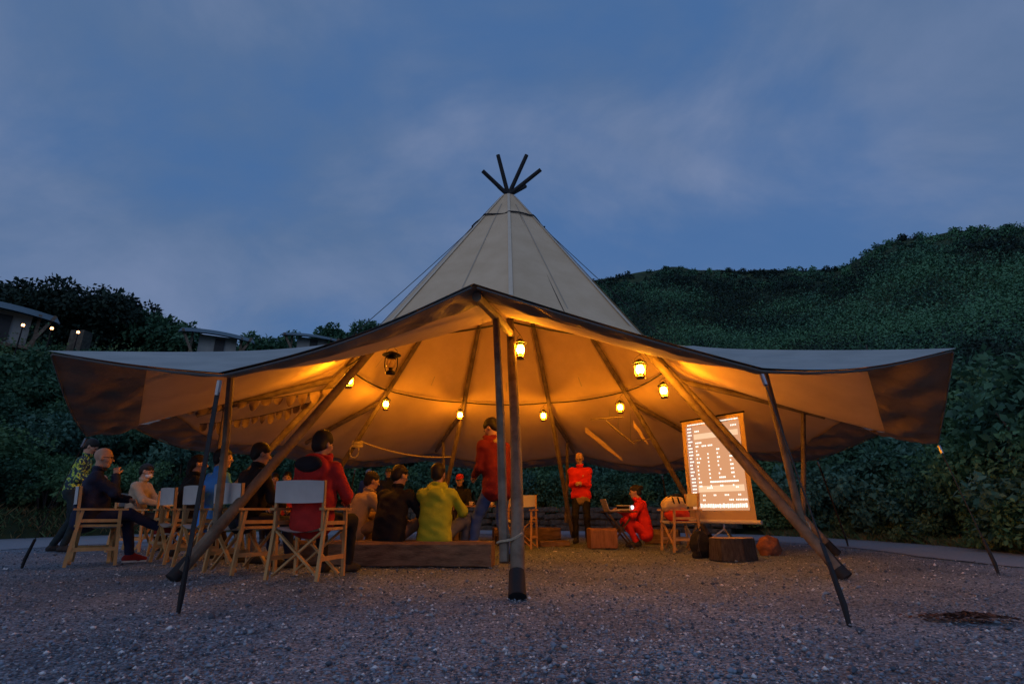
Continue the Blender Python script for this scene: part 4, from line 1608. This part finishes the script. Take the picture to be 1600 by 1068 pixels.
# rolled cloth banners tied along the back ridge
for (x0, y0), (x1, y1), yy, lab in (((914, 665), (972, 715), 3.2, 'rolled tan cloth hanging aslant behind the driftwood mobile'),
                                    ((990, 656), (1012, 690), 1.9, 'tan cloth fold tied to the right back pole')):
    a, b = aty(x0, y0, yy), aty(x1, y1, yy)
    m = MB()

    def bn(u, v):
        p = a + (b - a) * u
        return tuple(p + np.array([0, .03 * math.sin(u * 9 + v * 3), -.15 * v * (1 - .5 * u)]))
    m.grid(bn, 14, 4)
    m.grid(lambda u, v: tuple(np.array(bn(1 - u, v)) + np.array([0, .012, 0])), 14, 4)
    o = m.build('cloth_banner', canvas_m)
    tag(o, lab, 'cloth')
# dark scallop pieces added to stand for scalloped shadows under the left flare
pa, pb = np.array([-5.05, -1.15, 2.12]), np.array([-2.75, -.85, 2.47])
bt = thing('scallop_shade', 'rows of dark scallops standing in for shadows under the left flare', 'scallop_shade', tuple(pa))
for row, dz in ((0, 0.0), (1, -.22)):
    A, B2 = pa + UP * dz + np.array([.25 * row, .35 * row, 0]), pb + UP * (dz * .8) + np.array([-.5 * row, .35 * row, 0])
    MB().tube([tuple(np.array(q) - pa) for q in hang(A, B2, .06, 10)], .006, 5).build('scallop_line', strap_m, bt)
    n = 13
    random_drop = [random.uniform(.09, .20) for _ in range(n)]
    for i in range(n):
        t0 = (i + .08) / n
        t1 = (i + .86) / n
        hs = lambda t: A + (B2 - A) * t - UP * (.06 * 4 * t * (1 - t)) - pa
        ph_ = random.uniform(0, 6)

        def pn(u, v):
            q = hs(t0 + (t1 - t0) * u)
            d = random_drop[i] * math.sqrt(max(0, 1 - (2 * u - 1) ** 2 * .8))
            return tuple(q + np.array([0, .02 * math.sin(u * 5 + ph_) * v, -d * v]))
        m = MB().grid(pn, 6, 3)
        m.grid(lambda u, v: tuple(np.array(pn(1 - u, v)) + np.array([0, .005, 0])), 6, 3)
        m.build('shade_scallop', mat('scallop_shade_tone', (.15, .10, .065), (.24, .17, .11), .85, 6), bt)
# small shelf bar on the left pole
q = polept(7, .37)
sb = MB().bar(q + np.array([-.42, -.02, -.02]), q + np.array([.05, .02, .03]), .05, .045).build('hanging_bar', pole_m, None, False)
tag(sb, 'short wooden bar fixed to the left leaning pole below the end of the dark scallops', 'bar')

# ------------------------------------------------------------------ low stone wall at the back
stones = []
for i in range(6):
    rg_ = random.Random(i)
    mb = MB().box((0, 0, 0), (.40, .24, .185))
    mb.v = [(x * rg_.uniform(.8, 1.05), y, z * rg_.uniform(.75, 1.05)) for x, y, z in mb.v]
    mb.add([(x * .72 + rg_.uniform(-.02, .02), y - (.035 if y < 0 else -.035), z * .65) for x, y, z in mb.v[:8]], [(3, 2, 1, 0), (4, 5, 6, 7), (0, 1, 5, 4), (1, 2, 6, 5), (2, 3, 7, 6), (3, 0, 4, 7)])
    stones.append(mb.mesh('stone', stone_m, False))
wl = thing('stone_wall', 'low dark retaining wall of rough stones behind the tent', 'wall', (0, 0, 0))
for i, a in enumerate(np.arange(-34, 44, 2.35)):
    for row in range(4):
        r = lerp_tab(ROUT, a) + .05 + random.uniform(-.04, .04)
        aa = a + (1.17 if row % 2 else 0)
        s = link('stone', random.choice(stones), wl)
        s.location = (r * math.sin(R_(aa)), r * math.cos(R_(aa)), .09 + row * .185 + random.uniform(-.02, .02))
        s.rotation_euler = (random.uniform(-.1, .1), random.uniform(-.12, .12), -R_(aa) + random.uniform(-.15, .15))
        s.scale = (random.uniform(.9, 1.1), random.uniform(.9, 1.2), random.uniform(.9, 1.1))

# ------------------------------------------------------------------ cabins on the rise at the left
roof_m = mat('roof_sheet', (.035, .065, .08), (.06, .10, .115), .5, 3)
cabin_cloth = mat('cabin_canvas', (.33, .33, .31), (.40, .40, .37), .9, 2)


def cabin(label, px, py, d, w, hgt):
    r = ray(px, py)
    r = r / math.hypot(r[0], r[1])
    x, y, z = CAM[0] + r[0] * d, CAM[1] + r[1] * d, CAM[2] + r[2] * d
    yaw = math.atan2(-r[0], r[1])
    g = thing('cabin', label, 'cabin', (x, y, z), yaw, 'cabins above the left bank')
    m = MB()

    def rf(u, v):
        a = (u - .5) * 2
        return (a * w * .62, (v - .5) * w * .9, .05 * w * (1 - a * a) - .02 * w * a - .12 * w + .33 * w * v)
    m.grid(rf, 12, 3)
    m.grid(lambda u, v: tuple(np.array(rf(1 - u, v)) - np.array([0, 0, .07])), 12, 3)
    m.build('roof', roof_m, g)
    MB().box((.02 * w, .05 * w, -hgt * .62), (w * .62, w * .55, hgt * 1.05)).build('wall', cabin_cloth, g, False)
    MB().box((.05 * w, -.235 * w, -hgt * .62), (w * .16, .05, hgt * .8)).build('door', mat('cabin_door', (.06, .06, .06), None, .7), g, False)
    for sx in (-1, 1):
        MB().bar((sx * w * .56, -.38 * w, -.03 * w), (sx * w * .34, -.38 * w, -hgt * 1.2), .14, .14).build('brace', pole_m, g, False)
        MB().bar((sx * w * .40, -.30 * w, -.03 * w), (sx * w * .40, -.30 * w, -hgt * 1.9), .14, .14).build('post', pole_m, g, False)
    MB().box((0, 0, -hgt * 1.22), (w * .95, w * .85, .16)).build('deck', pole_m, g, False)
    return g


cabin('raised cabin with low curved roof and slanting braces among the shrubs above the tent canopy', 340, 527, 38, 3.4, 1.4)
cabin('raised cabin with blue-grey roof under the big dark trees', 2, 486, 36, 3.6, 1.6)
cabin('small cabin roof just showing over the front hem of the tent', 487, 530, 42, 3.4, 1.3)
for px, py, d, lab in ((36, 508, 26, 'small glowing garden lamp beside the blue-roofed cabin'), (81, 513, 26, 'faint glowing garden lamp in the shrubs below the big trees'),
                       (122, 519, 25, 'small glowing garden lamp before a pale block')):
    r = ray(px, py)
    r = r / math.hypot(r[0], r[1])
    while terr(*(CAM + r * d)[:2]) < (CAM + r * d)[2] - 2.4 and d < 46:      # walk back to where the lamp stands on the rise
        d += .25
    p = CAM + r * d
    g = thing('garden_lamp', lab, 'lamp', (p[0], p[1], p[2] - .9), 0, 'garden lamps on the left bank')
    MB().tube([(0, 0, -1.8), (0, 0, .87)], .03, 6).build('post', blackmetal_m, g)
    MB().lathe([(.04, .85), (.06, .87), (.06, .94), (.04, .96)], 10).build('bulb', emat('garden_glow', (1.0, .45, .16), 9.0), g)
    MB().lathe([(.08, .962), (.07, .98), (.02, 1.01)], 10).build('hood', blackmetal_m, g)
r = ray(127, 524)
r = r / math.hypot(r[0], r[1])
d = 27.0
while terr(*(CAM + r * d)[:2]) < (CAM + r * d)[2] - 1.9 and d < 46:
    d += .25
p = CAM + r * (d + .4) - np.array([0, 0, .15])
o = MB().box((0, 0, -.8), (.7, .6, 2.3), None, .97).build('stone_block', stone_m, None, False)
o.location = p
tag(o, 'pale squared block behind a garden lamp on the left bank', 'block')

# ------------------------------------------------------------------ vegetation
leaf_m = [mat('leaf_dark', (.040, .115, .066), (.075, .175, .092), .7, 1.6, trans=.15),
          mat('leaf_mid', (.065, .155, .066), (.115, .225, .095), .7, 1.6, trans=.15),
          mat('leaf_fern', (.050, .135, .100), (.090, .20, .14), .65, 1.6, trans=.15),
          mat('leaf_tree', (.012, .030, .022), (.026, .054, .036), .75, .8, trans=.1),
          mat('leaf_olive', (.095, .155, .060), (.15, .21, .085), .75, 1.2, trans=.15)]
wood_m = mat('stem_bark', (.07, .06, .05), (.14, .12, .10), .9, 8)


def leaf_cloud(centers, rad, per, size, rng, flat=.75, droop=.45, hollow=.35, aspect=.27, shell=0.0):
    """kite-shaped leaves scattered through the volume round many centres"""
    nc = len(centers)
    rad = np.broadcast_to(np.asarray(rad, float), (nc,))
    n = nc * per
    ci = np.repeat(np.arange(nc), per)
    d = rng.normal(size=(n, 3))
    d /= np.linalg.norm(d, axis=1)[:, None]
    rr_ = (hollow + (1 - hollow) * rng.uniform(0, 1, n) ** .6)
    p = centers[ci] + d * (rr_ * rad[ci])[:, None] * np.array([1, 1, flat])
    ax = rng.normal(size=(n, 3)) + d * .8 * (1 - shell) - d * (rng.normal(size=(n, 3)) * d).sum(1)[:, None] * shell
    ax[:, 2] -= droop * (1 - shell)
    ax /= np.linalg.norm(ax, axis=1)[:, None]
    nr = rng.normal(size=(n, 3)) * (.7 - .35 * shell) + d * (.5 + shell) + np.array([0, 0, .7])
    s = np.cross(ax, nr)
    s /= np.linalg.norm(s, axis=1)[:, None] + 1e-9
    nn = np.cross(s, ax)
    sz = np.broadcast_to(np.asarray(size, float), (nc,))[ci] * rng.uniform(.7, 1.7, n)
    L_ = sz[:, None]
    V = np.stack([p, p + ax * L_ * .5 + s * L_ * aspect + nn * L_ * .08, p + ax * L_, p + ax * L_ * .5 - s * L_ * aspect + nn * L_ * .08], 1).reshape(-1, 3)
    F = np.arange(4 * n).reshape(-1, 4)
    return V, F


def shrub_mesh(i, hgt, wid, nblob, per, leaf, mm):
    rng = np.random.default_rng(100 + i)
    c = rng.normal(size=(nblob, 3))
    c /= np.linalg.norm(c, axis=1)[:, None]
    c *= rng.uniform(.25, 1, (nblob, 1))
    c = c * np.array([wid * .5, wid * .5, hgt * .42]) + np.array([0, 0, hgt * .5])
    c[:, 2] = np.abs(c[:, 2])
    V, F = leaf_cloud(c, rng.uniform(.22, .38, nblob) * min(hgt, wid) * .62, per, leaf, rng)
    return np_mesh('foliage', V, F, mm, True, 180), c


SH = []
for i, (hg, wd, nb, per, lf_, mi) in enumerate(((1.7, 2.0, 30, 150, .085, 0), (2.2, 2.2, 32, 150, .095, 1), (1.3, 2.0, 28, 150, .075, 1), (2.5, 2.0, 34, 150, .10, 0),
                                                (1.5, 2.2, 30, 140, .11, 2), (2.0, 2.6, 34, 150, .105, 2), (1.0, 1.6, 24, 130, .075, 4))):
    me, cs = shrub_mesh(i, hg, wd, nb, per, lf_, leaf_m[mi])
    st_ = MB()
    rg = random.Random(i)
    for k in range(5):
        e = cs[rg.randrange(len(cs))]
        st_.tube([(rg.uniform(-.1, .1), rg.uniform(-.1, .1), -.15), (e[0] * .4, e[1] * .4, e[2] * .5), tuple(e)], [.03, .022, .008], 5)
    SH.append((me, st_.mesh('stem', wood_m)))
SHLAB = {'left': ['rounded dark green shrub on the left bank', 'taller mid-green shrub on the left bank', 'low mid-green shrub on the left bank', 'tall narrow dark shrub on the left bank',
                  'drooping blue-green fern bush on the left bank', 'broad blue-green fern bush on the left bank', 'small olive bush on the left bank'],
         'right': ['rounded dark green shrub beyond the road on the right', 'taller mid-green shrub beyond the road on the right', 'low mid-green shrub beyond the road on the right', 'tall narrow dark shrub beyond the road on the right',
                   'drooping blue-green fern bush beyond the road on the right', 'broad blue-green fern bush beyond the road on the right', 'small olive bush in the grass beyond the road on the right'],
         'back': ['rounded dark shrub over the stone wall', 'taller mid-green shrub over the stone wall', 'low mid-green shrub over the stone wall', 'tall narrow dark shrub over the stone wall',
                  'drooping fern bush over the stone wall', 'broad fern bush over the stone wall', 'small olive bush over the stone wall']}


ROWS = {'left': ['at the road edge', 'just behind the first row', 'halfway up the bank', 'high on the bank'],
        'right': ['at the road edge', 'just behind the first row', 'halfway up the slope', 'high on the slope'],
        'back': ['leaning on the top stones', 'behind the first row'], }


def shrub(x, y, v, zone, s=1.0, sink=.12, row=0):
    z = float(terr(x, y))
    lab = SHLAB[zone][v] + ', ' + ROWS[zone][row]
    g = thing('shrub', lab, 'shrub', (x, y, max(z, 0) - sink), random.uniform(0, 6.28), 'look-alike: ' + lab)
    g.scale = (s, s, s * random.uniform(.85, 1.15))
    link('foliage', SH[v][0], g)
    link('stem', SH[v][1], g)


def zone_fill(zone, az0, az1, depths, n, vs):
    rg = random.Random(zone)
    for row, (lo, hi, cnt, s0, s1) in enumerate(depths):
        for i in range(cnt):
            az = az0 + (az1 - az0) * (i + rg.uniform(.1, .9)) / cnt
            # walk out from the camera to the outer road edge
            d = 8.0
            while True:
                x, y = CAM[0] + d * math.sin(R_(az)), CAM[1] + d * math.cos(R_(az))
                if y > -6 and math.hypot(x, y) > lerp_tab(ROUT, math.degrees(math.atan2(x, y))):
                    break
                d += .15
            d += rg.uniform(lo, hi)
            shrub(CAM[0] + d * math.sin(R_(az)), CAM[1] + d * math.cos(R_(az)), rg.choice(vs), zone, rg.uniform(s0, s1), row=row)


zone_fill('left', -50, -13, [(.7, 1.6, 17, .75, 1.1), (2.2, 4.0, 17, .9, 1.3), (4.8, 7.5, 17, 1.0, 1.5), (8.5, 12, 16, 1.1, 1.6)], 0, [0, 1, 2, 3, 4, 5])
zone_fill('right', 12, 50, [(.6, 1.2, 18, .7, 1.0), (1.8, 3.4, 18, .9, 1.35), (4.2, 7.0, 17, 1.1, 1.6), (8, 12, 16, 1.2, 1.7)], 0, [0, 1, 3, 4, 5, 2])
zone_fill('right', 27, 50, [(.35, .7, 8, .6, .85)], 0, [6, 6, 2])
zone_fill('back', -13, 12, [(.7, 1.4, 12, .8, 1.1), (2.2, 4.2, 12, 1.0, 1.5)], 0, [0, 1, 3, 5])


def tree(x, y, hgt, wid, label, seed, mm, trunk=.16, group=None, leaf=.35, nb=40, per=90, lift=.35, zz=None):
    rng = np.random.default_rng(seed)
    rg = random.Random(seed)
    z = float(terr(x, y)) if zz is None else zz
    g = thing('tree', label, 'tree', (x, y, z - .3), rg.uniform(0, 6.28), group)
    tr = MB()
    lean_ = (rg.uniform(-.4, .4), rg.uniform(-.4, .4))
    tr.tube([(0, 0, 0), (lean_[0] * .3, lean_[1] * .3, hgt * .3), (lean_[0], lean_[1], hgt * .62), (lean_[0] * 1.3, lean_[1] * 1.3, hgt * .88)], [trunk * 1.3, trunk, trunk * .6, trunk * .15], 8)
    c = rng.normal(size=(nb, 3))
    c /= np.linalg.norm(c, axis=1)[:, None]
    c *= rng.uniform(.35, 1, (nb, 1))
    hc = hgt * (1 - lift)
    c = c * np.array([wid * .42, wid * .42, hc * .40]) + np.array([lean_[0], lean_[1], hgt * lift + hc * .52])
    for k in range(9):
        e = c[k]
        b = hgt * rg.uniform(.28, .6)
        tr.tube([(lean_[0] * b / hgt, lean_[1] * b / hgt, b), tuple((np.array([lean_[0] * .5, lean_[1] * .5, b]) + e) / 2 + np.array([0, 0, .1 * hgt * .2])), tuple(e)], [trunk * .45, trunk * .3, trunk * .1], 6)
    tr.build('trunk', wood_m, g)
    V, F = leaf_cloud(c, rng.uniform(.10, .2, nb) * (wid + hc) * .5, per, leaf, rng)
    link('crown', np_mesh('crown', V, F, mm, True, 180), g)
    return g


def at_az(px, d):
    r = ray(px, 534)
    az = math.atan2(r[0], r[1])
    return CAM[0] + d * math.sin(az), CAM[1] + d * math.cos(az)


def top_height(px, py, d, x, y):
    r = ray(px, py)
    return CAM[2] + d * r[2] / math.hypot(r[0], r[1]) - float(terr(x, y))


TREES = [(-20, 432, 50, 11, 'broad black-green tree at the frame edge above the blue-roofed cabin'), (55, 436, 48, 10, 'broad black-green tree above the garden lamps'),
         (118, 438, 46, 9, 'dense rounded dark tree, highest of the clump on the left ridge'), (165, 452, 47, 8, 'dark tree on the sloping shoulder of the left clump'),
         (205, 486, 46, 5.5, 'small dark tree at the foot of the left clump'), (245, 494, 45, 5, 'thin airy tree between the dark clump and the cabin'),
         (285, 500, 44, 4.5, 'small airy tree touching the cabin roof'), (400, 522, 46, 4.5, 'small rounded tree right of the cabin'),
         (445, 520, 48, 5, 'low dark tree between the two cabin roofs'), (530, 512, 56, 6, 'low dark tree rising behind the front hem'), (575, 500, 60, 6, 'dark tree behind the left slope of the cone')]
for i, (px, py, d, w, lab) in enumerate(TREES):
    x, y = at_az(px, d)
    hh = top_height(px, py, d, x, y)
    tree(x, y, max(hh, 2.5) + .35, w, lab, 300 + i, leaf_m[3] if i < 5 else leaf_m[0], trunk=.22, group='trees on the left ridge', leaf=.27, nb=52 if i < 5 else 34, per=210 if i < 5 else 110, lift=.12)
RT = [(1555, 545, 19, 3.2, 'slim pale-leaved tree rising past the right canopy tip'), (1470, 590, 20, 3.0, 'slim tree with bare pale stems right of the canopy tip'),
      (1600, 600, 17, 3.2, 'slim leafy tree at the right frame edge'), (1410, 560, 26, 4.0, 'dark bushy tree behind the right canopy tip'), (1300, 545, 30, 4.5, 'dark bushy tree above the right canopy edge'),
      (1230, 525, 34, 5.0, 'broad dark tree between cone and right canopy'), (1130, 515, 36, 5.0, 'dark rounded tree beside the right slope of the cone'), (1060, 495, 40, 5.5, 'dark tree touching the right slope of the cone'),
      (1520, 520, 32, 5.0, 'dark tree higher on the right bank'), (1350, 510, 40, 6.0, 'broad dark tree in the middle of the right slope')]
for i, (px, py, d, w, lab) in enumerate(RT):
    x, y = at_az(px, d)
    hh = top_height(px, py, d, x, y)
    tree(x, y, max(hh, 2.5), w, lab, 340 + i, leaf_m[4 if i < 3 else (0, 1, 3)[i % 3]], trunk=.09 if i < 3 else .16, group='trees on the right slope', leaf=.075 if i < 3 else .13, nb=32 if i < 3 else 44, per=200 if i < 3 else 230, lift=.45 if i < 3 else .2)


hill_mats = [mat('hill_mid', (.040, .125, .082), (.065, .17, .10), .8, .25), mat('hill_scrub', (.070, .20, .105), (.11, .26, .13), .8, .25),
             mat('hill_trees', (.006, .022, .019), (.013, .038, .030), .8, .25)]


def wood(name, label, az0, az1, n, qmin, qmax, size, per, leaf, mats):
    rng = np.random.default_rng(abs(hash(name)) % 1000 if False else len(name) * 7)
    az = rng.uniform(az0, az1, n)
    T, S = lerp_tab(SIL, az), lerp_tab(DIST, az)
    q = rng.uniform(qmin ** .72, qmax ** .72, n) ** (1 / .72)
    d = q * S + 16
    x, y = CAM[0] + d * np.sin(np.radians(az)), CAM[1] + d * np.cos(np.radians(az))
    z = terr(x, y)
    ok = z > .2
    x, y, z, d = x[ok], y[ok], z[ok], d[ok]
    rad = rng.lognormal(math.log(size), .45, len(x)) * (.55 + d / 220)
    fld = .8 * np.sin(x * .045 + 1.3) * np.cos(y * .038) + .8 * np.sin(x * .16 - y * .12 + 2) * np.sin(y * .10 + x * .05) + .5 * np.sin(d * .14 + x * .05) + rng.normal(0, .35, len(x))
    pick = np.where(fld > .30, 1, np.where(fld < -.35, 2, 0))
    qq = q[ok]
    rad = np.minimum(rad * np.where(pick == 2, 2.1, .95), np.where(qq > .88, 1.1, 6.0))
    c = np.stack([x, y, z + rad * .35], -1)
    V, F = leaf_cloud(c, rad, per, leaf * (.22 + d / 150), rng, flat=.85, hollow=.72, aspect=.36, shell=.8)
    midx = np.repeat(pick, per)
    o = link(name, np_mesh(name, V, F, mats, True, 180, midx))
    o['kind'] = 'stuff'
    tag(o, label, 'woodland')


wood('hillside_woodland', 'dense dark woodland covering the far hill on the right', -4, 56, 7000, .08, 1.0, 2.15, 84, .32, hill_mats)
wood('bank_thicket', 'unbroken dark thicket on the rise behind the left bank', -56, -4, 3200, .30, 1.05, .75, 46, .24, [leaf_m[1], leaf_m[4], leaf_m[0]])

# rank grass along the road edge
rng = np.random.default_rng(5)
n = 9000
az = np.radians(np.where(rng.uniform(size=n) < .7, rng.uniform(24, 50, n), rng.uniform(-50, -20, n)))
X, Y = [], []
bx, by = [], []
for a in az:
    d = 8.0
    while True:
        x, y = CAM[0] + d * math.sin(a), CAM[1] + d * math.cos(a)
        if y > -6 and math.hypot(x, y) > lerp_tab(ROUT, math.degrees(math.atan2(x, y))) - .05:
            break
        d += .12
    d += abs(rng.normal(0, .45))
    bx.append(CAM[0] + d * math.sin(a))
    by.append(CAM[1] + d * math.cos(a))
bx, by = np.array(bx), np.array(by)
bz = np.maximum(terr(bx, by), 0) - .03
hh = rng.uniform(.06, .22, n)
th_ = rng.uniform(0, 6.28, n)
w = rng.uniform(.006, .014, n)
ln = rng.uniform(.05, .22, n)
dx, dy = np.cos(th_), np.sin(th_)
p0 = np.stack([bx - dy * w, by + dx * w, bz], -1)
p1 = np.stack([bx + dy * w, by - dx * w, bz], -1)
p2 = np.stack([bx + dx * ln * .4 + dy * w * .7, by + dy * ln * .4 - dx * w * .7, bz + hh * .6], -1)
p3 = np.stack([bx + dx * ln, by + dy * ln, bz + hh], -1)
V = np.stack([p0, p1, p2, p3], 1).reshape(-1, 3)
gr = link('grass', np_mesh('grass', V, np.arange(4 * n).reshape(-1, 4), [mat('dry_grass', (.12, .11, .05), (.20, .17, .08), .8, 1.5), leaf_m[1]], True, 180, rng.choice(2, n, p=[.55, .45])))
gr['kind'] = 'stuff'
tag(gr, 'rank dry grass along the outer road edge', 'grass')
